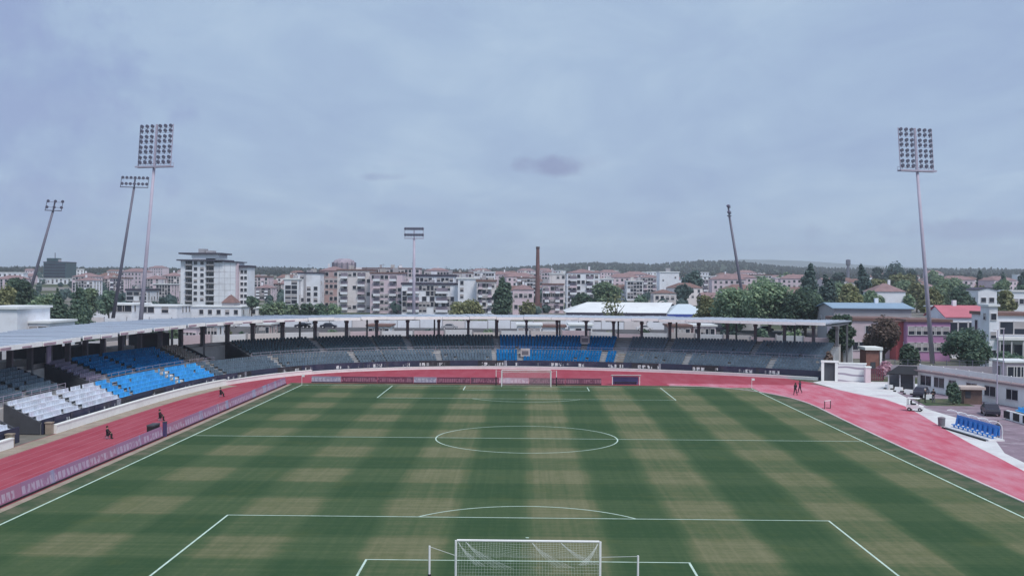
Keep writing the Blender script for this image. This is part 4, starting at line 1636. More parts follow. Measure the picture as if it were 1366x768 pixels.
    # boundary fence behind the yard
    for k, (A, B, lab) in enumerate((((61, 128), (80, 126), 'left of the tall mast'), ((84, 126), (120, 112), 'right of the tall mast'))):
        A, B = Vector((*A, 0)), Vector((*B, 0))
        d = (B - A).normalized()
        L = (B - A).length
        r = thing('boundary_fence', 'lilac grey railing on a low wall behind the yard, ' + lab, 'fence', (A.x, A.y, 0), math.atan2(d.y, d.x))
        obj('wall', MB().box(0, L, -.12, .12, 0, 2.0 if k == 0 else 1.4), mat('lilac_wall', (.40, .36, .42), .8, .12), r)
        n = int(L / 2)
        for q in range(n + 1):
            obj('post', MB().box(q * L / n - .05, q * L / n + .05, -.05, .05, 2.0 if k == 0 else 1.4, 3.0), M_STEELD, r)
        for z in (2.3, 2.9):
            obj('rail', MB().box(0, L, -.025, .025, z, z + .05), M_STEELD, r)


build_yard()


# ------------------------------------------------------------------ trees
LEAF = {
    'dark': leaf_mat('dark_leaf', (0.0562, 0.1079, 0.0985), (0.2226, 0.3164, 0.2156)),
    'mid': leaf_mat('mid_leaf', (0.0924, 0.1631, 0.1251), (0.3806, 0.4839, 0.2990)),
    'olive': leaf_mat('olive_leaf', (0.1175, 0.1467, 0.0783), (0.4306, 0.4306, 0.2349)),
    'brown': leaf_mat('brown_leaf', (0.0900, 0.0675, 0.0630), (0.3150, 0.2325, 0.1950)),
    'pink': leaf_mat('pink_blossom', (0.4800, 0.2400, 0.3300), (0.9000, 0.6300, 0.7200)),
    'blue': leaf_mat('bluish_leaf', (0.0517, 0.0949, 0.1035), (0.1617, 0.2329, 0.2113)),
}


def crown_mesh(kind, w, h, leaf, n, seed, sz):
    """leaf clumps scattered through lobes; w = full width, h = crown height, base at z=0"""
    r = random.Random(seed)
    lobes = []
    if kind == 'broad':
        lobes.append((Vector((0, 0, h * .52)), Vector((w * .36, w * .36, h * .40))))
        for i in range(11):
            a = r.random() * 6.28
            q = r.uniform(.18, .34) * w
            z = r.uniform(.22, .82) * h
            q *= 1.0 if z < .6 * h else .7
            s = r.uniform(.15, .25) * w
            lobes.append((Vector((math.cos(a) * q, math.sin(a) * q, z)), Vector((s, s, min(s * r.uniform(.7, 1.0), h * .24)))))
    elif kind == 'poplar':
        for i in range(9):
            t = i / 8
            s = w * .5 * (math.sin(math.pi * (t * .86 + .1)) ** .7) * r.uniform(.8, 1.05)
            lobes.append((Vector((r.uniform(-.1, .1) * w, r.uniform(-.1, .1) * w, h * (.06 + .86 * t))), Vector((s, s, h * .11))))
    elif kind == 'conifer':
        for i in range(11):
            t = i / 10
            s = w * .5 * (1 - t) ** .8 + .25
            lobes.append((Vector((r.uniform(-.05, .05) * w, 0, h * (.04 + .90 * t))), Vector((s, s, h * .075))))
    else:  # bush
        for i in range(7):
            a = r.random() * 6.28
            q = r.uniform(0, .32) * w
            s = r.uniform(.18, .28) * w
            lobes.append((Vector((math.cos(a) * q, math.sin(a) * q * .7, h * r.uniform(.3, .62))), Vector((s, s, h * .34))))
    wts = [l[1].x * l[1].y + l[1].x * l[1].z for l in lobes]
    mb = MB()
    for i in range(n):
        c, s = r.choices(lobes, wts)[0]
        d = Vector((r.gauss(0, 1), r.gauss(0, 1), r.gauss(0, 1))).normalized()
        q = r.random() ** .30 * r.uniform(.82, 1.08)
        p = c + Vector((d.x * s.x, d.y * s.y, d.z * s.z)) * q
        if p.z < 0:
            p.z = abs(p.z) * .3
        nn = (d + Vector((r.uniform(-.8, .8), r.uniform(-.8, .8), r.uniform(-.4, .9)))).normalized()
        t = nn.cross(Vector((r.random(), r.random(), r.random() + .1))).normalized()
        b = nn.cross(t)
        k = sz * r.uniform(.55, 1.3)
        mb.add([p + t * k * .5, p + b * k * .35 + nn * k * .12, p - t * k * .5, p - b * k * .35 - nn * k * .08], [(0, 1, 2, 3)])
    me = bpy.data.meshes.new('crown')
    me.from_pydata(mb.v, [], mb.f)
    me.materials.append(LEAF[leaf])
    return me


TREE_N = [0]


def tree(u0, u1, vtop, vbase, y, kind, leaf, label, group=None, name='tree', n=None, trunk_frac=.22, solo_x=None, cat='tree'):
    xa, xb_ = at(u0, vbase, y)[0], at(u1, vbase, y)[0]
    x = (xa + xb_) / 2
    w = abs(xb_ - xa)
    zt = at((u0 + u1) / 2, vtop, y)[1]
    g = land(x, y)
    H = zt - g
    TREE_N[0] += 1
    sd = TREE_N[0] * 17 + 3
    pxm = FOC / (y + CD)
    ch = H * (1 - trunk_frac)
    sz = max(.45, min(2.6, 4.2 / pxm))
    if n is None:
        area = (w * pxm) * (ch * pxm)
        n = int(max(450, min(6500, area * 1.9)))
    r = thing(name, label, cat, (x, y, g), 0, group)
    rr = random.Random(sd)
    tr = MB()
    th = .022 * H + .08
    top = H * (.75 if kind != 'broad' else .62)
    tr.tube([(0, 0, 0), (rr.uniform(-.02, .02) * H, 0, H * .3), (0, 0, top)], [th, th * .75, th * .25], 8)
    if kind in ('broad', 'bush'):
        for k in range(6):
            a = rr.random() * 6.28
            z0 = H * rr.uniform(.22, .45)
            tr.tube([(0, 0, z0), (math.cos(a) * w * .16, math.sin(a) * w * .16, z0 + H * .14), (math.cos(a) * w * .30, math.sin(a) * w * .30, z0 + H * .26)], [th * .5, th * .32, th * .1], 6)
    obj('trunk', tr, M_BARK, r)
    obj('crown', crown_mesh(kind, w, ch, leaf, n, sd, sz), None, r, (0, 0, H * trunk_frac))
    return r


T = tree
# left
T(-6, 24, 374, 436, 215, 'broad', 'olive', 'olive green tree at the left edge behind the white annex')
T(4, 54, 366, 440, 235, 'broad', 'dark', 'dark green tree behind the leftmost mast')
T(34, 80, 386, 440, 205, 'broad', 'mid', 'bushy green tree just right of the leftmost mast')
T(54, 104, 384, 440, 195, 'conifer', 'dark', 'dark pointed evergreen tree above the left roof, left of its twin', trunk_frac=.06)
T(78, 130, 376, 438, 200, 'conifer', 'dark', 'dark pointed evergreen tree above the left roof, nearest the leaning mast', trunk_frac=.06)
T(98, 134, 380, 430, 235, 'broad', 'mid', 'light green tree in front of the pink apartment rows')
T(130, 160, 384, 430, 290, 'broad', 'dark', 'round dark tree behind the dark leaning mast')
# under the roof and behind, left of centre
T(326, 346, 394, 425, 330, 'broad', 'dark', 'small umbrella shaped dark tree right of the white tower', trunk_frac=.45)
T(345, 385, 398, 428, 340, 'bush', 'mid', 'low green shrubbery right of the umbrella shaped tree', name='shrub', cat='shrub', trunk_frac=.05)
for k, (a, b, t) in enumerate(((378, 402, 404), (398, 422, 402), (416, 440, 400), (434, 458, 403))):
    T(a, b, t, 445, 300, 'broad', ['mid', 'dark', 'dark', 'mid'][k], 'hedge like green tree below the pink apartment block, %s from the left' % ORD[k], 'trees below the pink apartment block', trunk_frac=.12)
for k, (a, b, t, l) in enumerate(((292, 322, 430, 'mid'), (420, 452, 428, 'dark'), (456, 492, 427, 'mid'), (556, 588, 426, 'dark'), (596, 622, 424, 'mid'), (628, 660, 426, 'olive'))):
    T(a, b, t, 452, 262, 'broad', l, 'green tree seen between the far stand columns, %s from the left' % ORD[k], 'trees seen through the far stand', trunk_frac=.15)
T(596, 648, 400, 436, 300, 'broad', 'olive', 'olive tree in front of the white apartment block, left of the poplar')
T(655, 687, 371, 440, 300, 'poplar', 'dark', 'tall dark poplar left of the brick chimney', trunk_frac=.08)
T(664, 676, 369, 440, 304, 'poplar', 'dark', 'slim dark poplar just behind the tall poplar', trunk_frac=.08)
T(684, 716, 398, 430, 330, 'bush', 'olive', 'low olive bush at the foot of the brick chimney', trunk_frac=.1)
T(782, 832, 373, 420, 380, 'broad', 'mid', 'broad green tree behind the white hall roof')
T(760, 796, 390, 420, 390, 'broad', 'dark', 'dark tree at the left end of the white hall roof')
T(800, 842, 386, 424, 250, 'broad', 'olive', 'sparse tree in front of the white hall roof', n=260)
T(838, 872, 392, 420, 390, 'bush', 'dark', 'dark shrub behind the white hall roof', trunk_frac=.1)
T(903, 938, 360, 415, 520, 'broad', 'blue', 'tall dark tree right of the pale tower slab')
T(896, 924, 376, 415, 450, 'broad', 'blue', 'dark round tree below the pale tower slab')
# big trees on the right
T(922, 970, 390, 434, 232, 'broad', 'olive', 'olive tree at the left of the big tree group by the side on mast')
T(940, 1016, 380, 440, 222, 'broad', 'mid', 'large green tree behind the side on mast')
T(982, 1074, 371, 444, 215, 'broad', 'mid', 'largest green tree of the group right of the side on mast')
T(1034, 1112, 376, 448, 208, 'broad', 'dark', 'dark green tree at the right of the big tree group')
T(1064, 1092, 352, 420, 330, 'poplar', 'blue', 'tall dark evergreen above the big tree group', trunk_frac=.06)
T(1089, 1118, 366, 425, 300, 'poplar', 'blue', 'bluish evergreen right of the tall dark evergreen', trunk_frac=.06)
T(1114, 1152, 374, 420, 330, 'broad', 'olive', 'yellow green tree left of the red roofed house')
T(1138, 1162, 353, 410, 420, 'poplar', 'blue', 'dark pointed tree above the yellow green trees', trunk_frac=.06)
T(1146, 1176, 382, 418, 300, 'broad', 'mid', 'green tree in front of the red roofed house')
T(1104, 1142, 414, 486, 140, 'broad', 'dark', 'dark tree beside the gateway at the stand end')
T(1150, 1208, 416, 488, 150, 'broad', 'brown', 'brownish leafed tree in front of the violet building')
T(1190, 1232, 455, 490, 140, 'bush', 'dark', 'dark green shrub left of the tall mast foot', name='shrub', cat='shrub', trunk_frac=.06)
T(1252, 1330, 438, 494, 140, 'broad', 'dark', 'big dark round tree right of the tall mast foot', trunk_frac=.12)
T(1316, 1372, 466, 500, 128, 'bush', 'dark', 'dark hedge shrub at the right edge', name='shrub', cat='shrub', trunk_frac=.06)
T(1168, 1188, 479, 500, 122, 'bush', 'pink', 'pale pink flowering bush beside the brick hut', name='shrub', cat='shrub', trunk_frac=.06)
T(1098, 1112, 466, 492, 124, 'bush', 'brown', 'small brown bush above the gateway', name='shrub', cat='shrub', trunk_frac=.2)
T(1262, 1282, 508, 531, 86, 'bush', 'dark', 'small dark shrub left of the brown kiosk', name='shrub', cat='shrub', trunk_frac=.06)
T(1200, 1222, 388, 412, 330, 'broad', 'mid', 'small green tree right of the red roofed house')
T(1222, 1262, 378, 412, 300, 'broad', 'olive', 'green tree behind the tall right mast')
T(1262, 1306, 383, 414, 280, 'broad', 'dark', 'dark green tree left of the small white gabled house')
T(1328, 1358, 381, 414, 270, 'broad', 'olive', 'olive tree right of the small white gabled house')
RT = [(1120, 1156, 384, 260, 'olive'), (1142, 1186, 388, 285, 'mid'), (1206, 1240, 372, 430, 'olive'), (1186, 1216, 370, 470, 'mid'), (1236, 1276, 374, 400, 'mid'), (1100, 1134, 372, 420, 'mid'),
      (1268, 1304, 376, 420, 'dark'), (1318, 1352, 372, 430, 'mid'), (1288, 1322, 378, 360, 'olive'), (1150, 1190, 372, 520, 'olive'), (1346, 1380, 376, 380, 'dark'), (1068, 1102, 384, 250, 'mid')]
for a, b, t, y, l in RT:
    T(a, b, t, 412, y, 'broad', l, 'leafy tree in the green belt on the right, %s from the left' % ORD[sorted(q[0] for q in RT).index(a)], 'trees of the right green belt')
for k, (a, b, t, y, kd, l) in enumerate(((1160, 1180, 352, 900, 'broad', 'blue'), (1176, 1212, 346, 900, 'broad', 'blue'), (1206, 1226, 355, 860, 'broad', 'blue'), (1232, 1256, 357, 800, 'broad', 'mid'),
                                        (1300, 1314, 357, 620, 'conifer', 'blue'), (1330, 1346, 362, 560, 'conifer', 'blue'), (1356, 1374, 358, 560, 'broad', 'blue'), (1180, 1230, 364, 560, 'broad', 'olive'),
                                        (1106, 1130, 360, 700, 'broad', 'blue'), (1000, 1030, 366, 700, 'broad', 'mid'), (1030, 1062, 364, 760, 'broad', 'mid'), (1240, 1290, 366, 520, 'broad', 'mid'))):
    T(a, b, t, 395, y, kd, l, 'far tree on the right skyline, %s of the row from the left' % ORD[sorted([1160, 1176, 1206, 1232, 1300, 1330, 1356, 1180, 1106, 1000, 1030, 1240]).index(a)], 'far trees on the right', trunk_frac=.1)


# ------------------------------------------------------------------ buildings
WALLC = {
    'white': mat('white_render', (.78, .80, .86), .8, .08, .15, stain=((.5, .46, .47), .4, .2)),
    'cream': mat('cream_render', (.72, .67, .68), .8, .08, .15, stain=((.45, .4, .38), .4, .2)),
    'pink': mat('pink_render', (.66, .54, .60), .8, .08, .15, stain=((.44, .33, .34), .4, .2)),
    'salmon': mat('salmon_render', (.46, .33, .33), .8, .08, .15, stain=((.4, .24, .2), .4, .2)),
    'ochre': mat('ochre_render', (.48, .34, .20), .8, .08, .15),
    'grey': mat('grey_render', (.38, .37, .40), .8, .08, .15),
    'violet': mat('violet_render', (.46, .24, .42), .8, .10, .15, stain=((.34, .2, .34), .4, .2)),
    'red': mat('red_render', (.48, .11, .12), .75, .08, .15),
    'teal': mat('teal_glass_wall', (.03, .07, .085), .3, .2, .2, spec=.6),
    'yellow': mat('yellow_render', (.55, .52, .16), .8, .08, .2),
}
ROOFC = {
    'tile': mat('red_roof_tile', (.27, .175, .18), .85, .2, .4, stain=((.19, .14, .15), .5, .3)),
    'brown': mat('brown_roof_tile', (.20, .12, .11), .85, .2, .4),
    'dark': mat('dark_roof_slab', (.060, .055, .085), .8, .15, .3),
    'pale': mat('pale_sheet_roof', (.74, .76, .77), .6, .06, .2, stain=((.55, .52, .54), .5, .12)),
    'blue': mat('blue_sheet_roof', (.26, .36, .47), .6, .1, .2),
    'pinkred': mat('pink_red_roof', (.50, .16, .20), .7, .1, .2),
}
WIN_MESH = {}


def win_mesh(w, h, style):
    key = (round(w, 2), round(h, 2), style)
    if key not in WIN_MESH:
        mb = MB()
        mb.box(-w / 2, w / 2, -.05, .10, 0, h, 0)
        t = min(.14, w * .1)
        mb.box(-w / 2 - t, w / 2 + t, -.16, .10, -t, -.002, 1)
        mb.box(-w / 2 - t, w / 2 + t, -.12, .10, h + .002, h + t, 1)
        mb.box(-w / 2 - t, -w / 2 - .002, -.12, .10, -.001, h + .001, 1).box(w / 2 + .002, w / 2 + t, -.12, .10, -.001, h + .001, 1)
        if style == 'shutter':
            mb.box(-w / 2 + .01, w / 2 - .01, -.08, -.052, h * .45, h - .01, 2)
        WIN_MESH[key] = mb.mesh('window', [M_GLASS, M_FRAME, M_SHUT])
    return WIN_MESH[key]


def windows(root, x0, x1, y, z0, z1, cols, rows, ww, wh, seed=0, style='plain', skip=0., rz=0., swap=None, name='window'):
    rr = random.Random(seed)
    for j in range(rows):
        for i in range(cols):
            if rr.random() < skip:
                continue
            x = x0 + (x1 - x0) * (i + .5) / cols
            z = z0 + (z1 - z0) * (j + .5) / rows - wh / 2
            st = 'shutter' if (style == 'mixed' and rr.random() < .35) else ('plain' if style == 'mixed' else style)
            p = (x, y, z) if not rz else swap(x, z)
            obj(name, win_mesh(ww, wh, st), None, root, p, rz)


def roof_mesh(kind, w, d, h, z, ov=.4):
    x, y0, y1 = w / 2 + ov, -ov, d + ov
    mb = MB()
    if kind == 'gable':
        ym = d / 2
        mb.add([(-x, y0, z), (x, y0, z), (x, ym, z + h), (-x, ym, z + h), (x, y1, z), (-x, y1, z), (-x, y0, z + .18), (x, y0, z + .18), (x, ym, z + h + .18), (-x, ym, z + h + .18), (x, y1, z + .18), (-x, y1, z + .18)],
               [(6, 7, 8, 9), (9, 8, 10, 11), (0, 3, 2, 1), (3, 5, 4, 2), (0, 1, 7, 6), (4, 5, 11, 10), (1, 2, 8, 7), (2, 4, 10, 8), (0, 6, 9, 3), (3, 9, 11, 5)])
    elif kind == 'gable_front':
        mb.add([(-x, y0, z), (0, y0, z + h), (x, y0, z), (-x, y1, z), (0, y1, z + h), (x, y1, z), (-x, y0, z + .18), (0, y0, z + h + .18), (x, y0, z + .18), (-x, y1, z + .18), (0, y1, z + h + .18), (x, y1, z + .18)],
               [(6, 9, 10, 7), (7, 10, 11, 8), (0, 1, 4, 3), (1, 2, 5, 4), (0, 6, 7, 1), (1, 7, 8, 2), (0, 3, 9, 6), (2, 8, 11, 5), (3, 4, 10, 9), (4, 5, 11, 10)])
    elif kind == 'hip':
        i = min(x, (y1 - y0) / 2) * .9
        ym = (y0 + y1) / 2
        mb.add([(-x, y0, z), (x, y0, z), (x, y1, z), (-x, y1, z), (-x + i, ym, z + h), (x - i, ym, z + h)],
               [(0, 1, 5, 4), (1, 2, 5), (2, 3, 4, 5), (3, 0, 4), (3, 2, 1, 0)])
    else:
        mb.box(-x, x, y0, y1, z, z + h)
    return mb


def building(u0, u1, vtop, y, depth, wall, roof, label, name='building', rkind='flat', rh=.6, cat='building', floors=3, cols=4, ww=1.4, wh=1.6, style='mixed', skip=.1, group=None, vroof=None, lowz=1.2, extra=None, ov=.35, side=True):
    """front face at depth y between pixel columns u0 and u1, eaves at pixel row vtop"""
    xa, xb_ = at(u0, vtop, y)[0], at(u1, vtop, y)[0]
    zt = at((u0 + u1) / 2, vtop, y)[1]
    x, w = (xa + xb_) / 2, xb_ - xa
    g = land(x, y) - .3
    H = zt - g
    r = thing(name, label, cat, (x, y, g), 0, group)
    if rkind != 'flat':
        hh = H
        mb = MB().box(-w / 2, w / 2, 0, depth, 0, hh)
        if rkind == 'gable':
            mb.add([(-w / 2, 0, hh), (-w / 2, depth, hh), (-w / 2, depth / 2, hh + rh), (w / 2, 0, hh), (w / 2, depth, hh), (w / 2, depth / 2, hh + rh)], [(0, 1, 2), (3, 5, 4), (0, 2, 5, 3), (1, 4, 5, 2)])
        elif rkind == 'gable_front':
            mb.add([(-w / 2, 0, hh), (w / 2, 0, hh), (0, 0, hh + rh), (-w / 2, depth, hh), (w / 2, depth, hh), (0, depth, hh + rh)], [(0, 1, 2), (3, 5, 4), (0, 2, 5, 3), (1, 4, 5, 2)])
        obj('wall', mb, WALLC[wall], r)
        obj('roof', roof_mesh(rkind, w, depth, rh, hh + .02, ov), ROOFC[roof], r)
    else:
        obj('wall', MB().box(-w / 2, w / 2, 0, depth, 0, H - rh), WALLC[wall], r)
        obj('roof', roof_mesh('flat', w, depth, rh, H - rh + .003, ov), ROOFC[roof], r)
    top = H - (rh if rkind == 'flat' else 0)
    if floors:
        sd = int(abs(u0) * 7 + y)
        windows(r, -w / 2 + .4, w / 2 - .4, 0, lowz, top - .2, cols, floors, ww, wh, sd, style, skip)
        if side:
            sx = 1 if x < 0 else -1
            k = max(1, int(depth / 4))
            windows(r, .6, depth - .6, 0, lowz, top - .2, k, floors, min(ww, 1.2), wh, sd + 1, style, skip + .15, R(90) * sx, lambda a, z: (sx * w / 2, a, z))
    if rkind == 'flat' and H > 7 and y > 300:
        q = random.Random(int(u0 * 3 + y))
        for k in range(2 + int(w / 14)):
            a = q.uniform(-w * .42, w * .42)
            b = q.uniform(.5, depth * .6)
            e = q.uniform(.5, 1.3)
            obj('roof_unit', MB().box(a - e, a + e, b, b + 1.6, H + .004, H + q.uniform(.8, 2.2)), (M_CONC, WALLC['grey'], WALLC['white'])[k % 3], r)
        a = q.uniform(-w * .4, w * .4)
        obj('aerial', MB().bar((a, 2, H), (a, 2, H + 3.6), .09).bar((a - .8, 2, H + 3.1), (a + .8, 2, H + 3.1), .07), M_STEELD, r)
    elif rkind in ('hip', 'gable') and H > 5:
        q = random.Random(int(u0 * 3 + y))
        a = q.uniform(-w * .25, w * .25)
        obj('chimney_stack', MB().box(a - .4, a + .4, depth * .5 - .4, depth * .5 + .4, H + rh * .5, H + rh + 1.3), WALLC['white'], r)
    if extra:
        extra(r, w, H, depth)
    return r


def balconies(r, x0, x1, zs, dp=1.1, wallm=None, h=.95):
    for z in zs:
        b = obj('balcony', MB().box(x0, x1, -dp, -.002, z, z + .16), M_CONC, r)
        obj('parapet', MB().box(x0, x1, -dp - .08, -dp + .02, z + .163, z + h), wallm or WALLC['white'], b)


# --- white tower block right of the tall left mast
def white_tower():
    y = 425
    S = FOC / (y + CD)
    x0, zt = at(241, 346, y)
    x1 = at(316, 346, y)[0]
    g = land(x0, y) - .3
    r = thing('tower_block', 'tall white tower block with dark balcony strips and dark overhanging roof slabs', 'building', (x0, y, g))
    w = x1 - x0
    H = zt - g
    px = lambda u: (u - 241) / S
    obj('wall', MB().box(px(241), px(247.2), 0, 15, 0, H).box(px(257), px(275), -.4, 15, 0, H + .6).box(px(286), px(315), -.2, 15, 0, H - 1.2), WALLC['white'], r)
    obj('shaded_recess_wall', MB().box(px(247.2) + .01, px(257) - .01, 1.4, 14, 0, H).box(px(275) + .01, px(286) - .01, 1.4, 14, 0, H), M_COL, r)  # dark colour here stands in for shade behind the balconies
    obj('right_wing', MB().box(px(315) + .02, px(328.5), 3, 16, 0, H - 3.4), WALLC['white'], r)
    obj('side_strip', MB().box(px(315.2), px(317.6), -.1, 2.9, 0, H - 1.6), WALLC['pink'], r)
    obj('roof_slab', MB().box(px(239.5), px(297), -1.6, 16, H + 2.4, H + 3.1), ROOFC['dark'], r)
    obj('roof_slab', MB().box(px(237), px(300), -1.9, 16.2, H + .02 - .6, H + .2 - .2), ROOFC['dark'], r)
    obj('penthouse', MB().box(px(256), px(292), -.2, 14, H + .603, H + 2.39), WALLC['white'], r)
    obj('roof_slab', MB().box(px(299), px(318), -1.0, 16, H - 1.15, H - .75), ROOFC['dark'], r)
    obj('roof_slab', MB().box(px(314), px(330), 1.9, 17, H - 3.38, H - 2.4), ROOFC['dark'], r)
    obj('roof_room', MB().box(px(262), px(270), 3, 9, H + 3.11, H + 5.0), WALLC['grey'], r)
    obj('roof_room', MB().box(px(272), px(281), 3, 9, H + 3.11, H + 4.2), WALLC['grey'], r)
    nfl = 7
    fh = (H - 3) / nfl
    for k in range(nfl):
        z = 3.2 + k * fh
        for u in (261.4, 270.2):
            obj('window', win_mesh(1.5, 1.5, 'shutter' if (k * 3 + int(u)) % 5 == 0 else 'plain'), None, r, (px(u), -.4, z + .3))
        for a, b in ((247.4, 256.8), (275.4, 286.5)):
            bl = obj('balcony', MB().box(px(a), px(b), -.9, 1.39, z - .2, z), M_CONC, r)
            obj('parapet', MB().box(px(a), px(b), -.98, -.88, z + .003, z + .5), WALLC['grey'] if (k + int(a)) % 3 else WALLC['white'], bl)
            obj('window', win_mesh(2.2, 1.9, 'plain'), None, r, ((px(a) + px(b)) / 2, 1.4, z + .2))
        for u in (321, 326):
            obj('window', win_mesh(1.2, 1.4, 'plain'), None, r, (px(u), 3, z - .8)) if k < 6 else None
        # shallow joints of the blank panel
        obj('panel_joint', MB().box(px(286.4), px(314.6), -.24, -.202, z - .3, z - .22), WALLC['grey'], r)
    for u in (293, 300.5, 308):
        obj('panel_joint', MB().box(px(u) - .05, px(u) + .05, -.235, -.203, 1, H - 1.6), WALLC['grey'], r)


white_tower()


# --- dark glass tower far left with its white podium
def ant(r, w, H, d):
    obj('antenna', MB().tube([(-w * .05, 3, H), (-w * .05, 3, H + 8)], .35, 6), M_STEELD, r)
    for k in range(6):
        obj('window_band', MB().box(-w * .47, w * .47, -.2, -.005, 3 + k * (H - 4) / 6, 3 + k * (H - 4) / 6 + 1.9), M_GLASS, r)
    obj('plant_room', MB().box(-w * .4, w * .1, 2, 9, H + .003, H + 3.2), WALLC['teal'], r)


building(58, 88, 349, 880, 22, 'teal', 'dark', 'dark glass office tower on the far left skyline', name='office_tower', floors=0, extra=ant)
building(50, 96, 371, 860, 14, 'white', 'pale', 'white podium building below the dark glass tower', floors=3, cols=8, skip=.2)
building(-8, 30, 372, 640, 14, 'pink', 'tile', 'pale pink block at the left edge of the skyline', rkind='hip', rh=2.5, floors=4, cols=6)

# near annex roofs on the left
building(-30, 23, 409, 118, 12, 'white', 'pale', 'plain white annex building at the left edge above the stand roof', floors=0, rh=.4, name='annex_building')
building(23, 66, 428, 122, 10, 'white', 'pale', 'low white annex with flat roof right of the taller annex', floors=1, cols=3, lowz=6, rh=.35, name='annex_building', skip=.2)
building(124, 176, 405, 300, 18, 'white', 'pale', 'long white hall behind the foot of the dark leaning mast', floors=1, cols=5, rh=.5, ww=3, wh=2.5, lowz=5, name='hall')
building(176, 236, 407, 310, 16, 'white', 'pale', 'white hall behind the foot of the tallest mast', floors=1, cols=6, rh=.5, ww=2.2, wh=2.2, lowz=4, name='hall')
building(250, 322, 408, 330, 14, 'white', 'pale', 'low white building in front of the white tower block', floors=1, cols=6, rh=.4, lowz=1.5, name='hall')
building(296, 312, 404, 332, 8, 'grey', 'brown', 'small dark roofed house in front of the white tower block', rkind='hip', rh=3., floors=1, cols=2, name='house', cat='house')
building(322, 364, 410, 345, 12, 'white', 'pale', 'low white building right of the white tower block', floors=1, cols=4, rh=.4, lowz=1.5, name='hall')
building(168, 196, 385, 430, 16, 'white', 'dark', 'white block with dark band of windows behind the two left masts', floors=3, cols=3, ww=3.2, wh=1.6, rh=1.)
for k, (a, b, t, wl, lab) in enumerate(((96, 128, 369, 'pink', 'far pink apartment row left of the dark leaning mast'), (128, 152, 372, 'cream', 'far cream apartment row behind the dark leaning mast'),
                                       (192, 216, 372, 'pink', 'pink apartment row right of the tallest mast'), (216, 240, 368, 'cream', 'cream pink apartment row beside the white tower block'))):
    building(a, b, t, 640 + k * 12, 14, wl, 'tile', lab, rkind='hip', rh=2.5, floors=5, cols=int((b - a) / 4), ww=1.5, wh=1.6, skip=.08)
building(329, 358, 368, 620, 14, 'pink', 'brown', 'pinkish apartment block right of the white tower block', floors=5, cols=6, rh=.8)


# --- centre apartment blocks
def strip(r, w, H, d):
    obj('stair_strip', MB().box(-w * .22, -w * .12, -.3, -.005, 1, H - 1), WALLC['grey'], r)


building(379, 398, 371, 402, 14, 'white', 'pale', 'narrow white apartment block at the left end of the centre blocks', floors=6, cols=2, ww=2.4, skip=.05)
building(397, 427, 363, 408, 16, 'white', 'dark', 'pale blank sided apartment block with one column of dark windows', floors=6, cols=3, ww=1.6, skip=.45, extra=strip)
building(426, 458, 361, 418, 16, 'salmon', 'tile', 'salmon apartment block behind the pale centre blocks', rkind='hip', rh=2., floors=6, cols=5, ww=1.4, skip=.2)


def chevrons(seed):
    def f(r, w, H, d):
        rr = random.Random(seed)
        n = max(2, int(w / 9))
        nf = max(3, int((H - 2) / 3))
        for i in range(n):
            x0 = -w / 2 + w * (i + .2) / n
            for k in range(nf):
                z = 1.5 + k * (H - 2) / nf
                b = obj('balcony', MB().box(x0, x0 + w / n * .42, -1.2, -.17, z - .15, z), M_CONC, r)
                obj('parapet', MB().box(x0, x0 + w / n * .42, -1.3, -1.2, z + .003 - .15, z + .8), WALLC['white'] if rr.random() < .8 else WALLC['pink'], b)
                obj('recess_shade', MB().box(x0 + .1, x0 + w / n * .42 - .1, -.165, -.14, z + .02, z + 2.2), mat('recess_shade_tone', (.24, .21, .26), .8, .2, .3), r)  # flat dark panel, imitating shade behind the balcony
    return f


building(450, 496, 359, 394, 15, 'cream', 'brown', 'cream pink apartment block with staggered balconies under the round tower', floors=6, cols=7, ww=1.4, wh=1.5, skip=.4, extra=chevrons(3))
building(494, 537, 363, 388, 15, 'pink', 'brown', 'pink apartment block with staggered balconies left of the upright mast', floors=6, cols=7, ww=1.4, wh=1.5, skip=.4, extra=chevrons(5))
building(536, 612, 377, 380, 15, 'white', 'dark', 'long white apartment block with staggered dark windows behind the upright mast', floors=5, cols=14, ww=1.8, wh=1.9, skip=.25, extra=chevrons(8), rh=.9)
building(553, 606, 366, 402, 13, 'white', 'dark', 'upper white floors rising behind the long white apartment block', floors=6, cols=9, rh=.9, skip=.2)
building(611, 637, 370, 376, 14, 'white', 'pale', 'plain white apartment end wall right of the long white block', floors=5, cols=3, ww=1.3, skip=.5)
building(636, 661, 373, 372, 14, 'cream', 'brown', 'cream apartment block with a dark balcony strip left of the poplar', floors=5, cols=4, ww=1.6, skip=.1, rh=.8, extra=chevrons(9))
building(470, 560, 357, 640, 14, 'pink', 'brown', 'far pink row of flats rising behind the centre blocks', floors=6, cols=18, ww=1.8, wh=1.8, skip=.15)

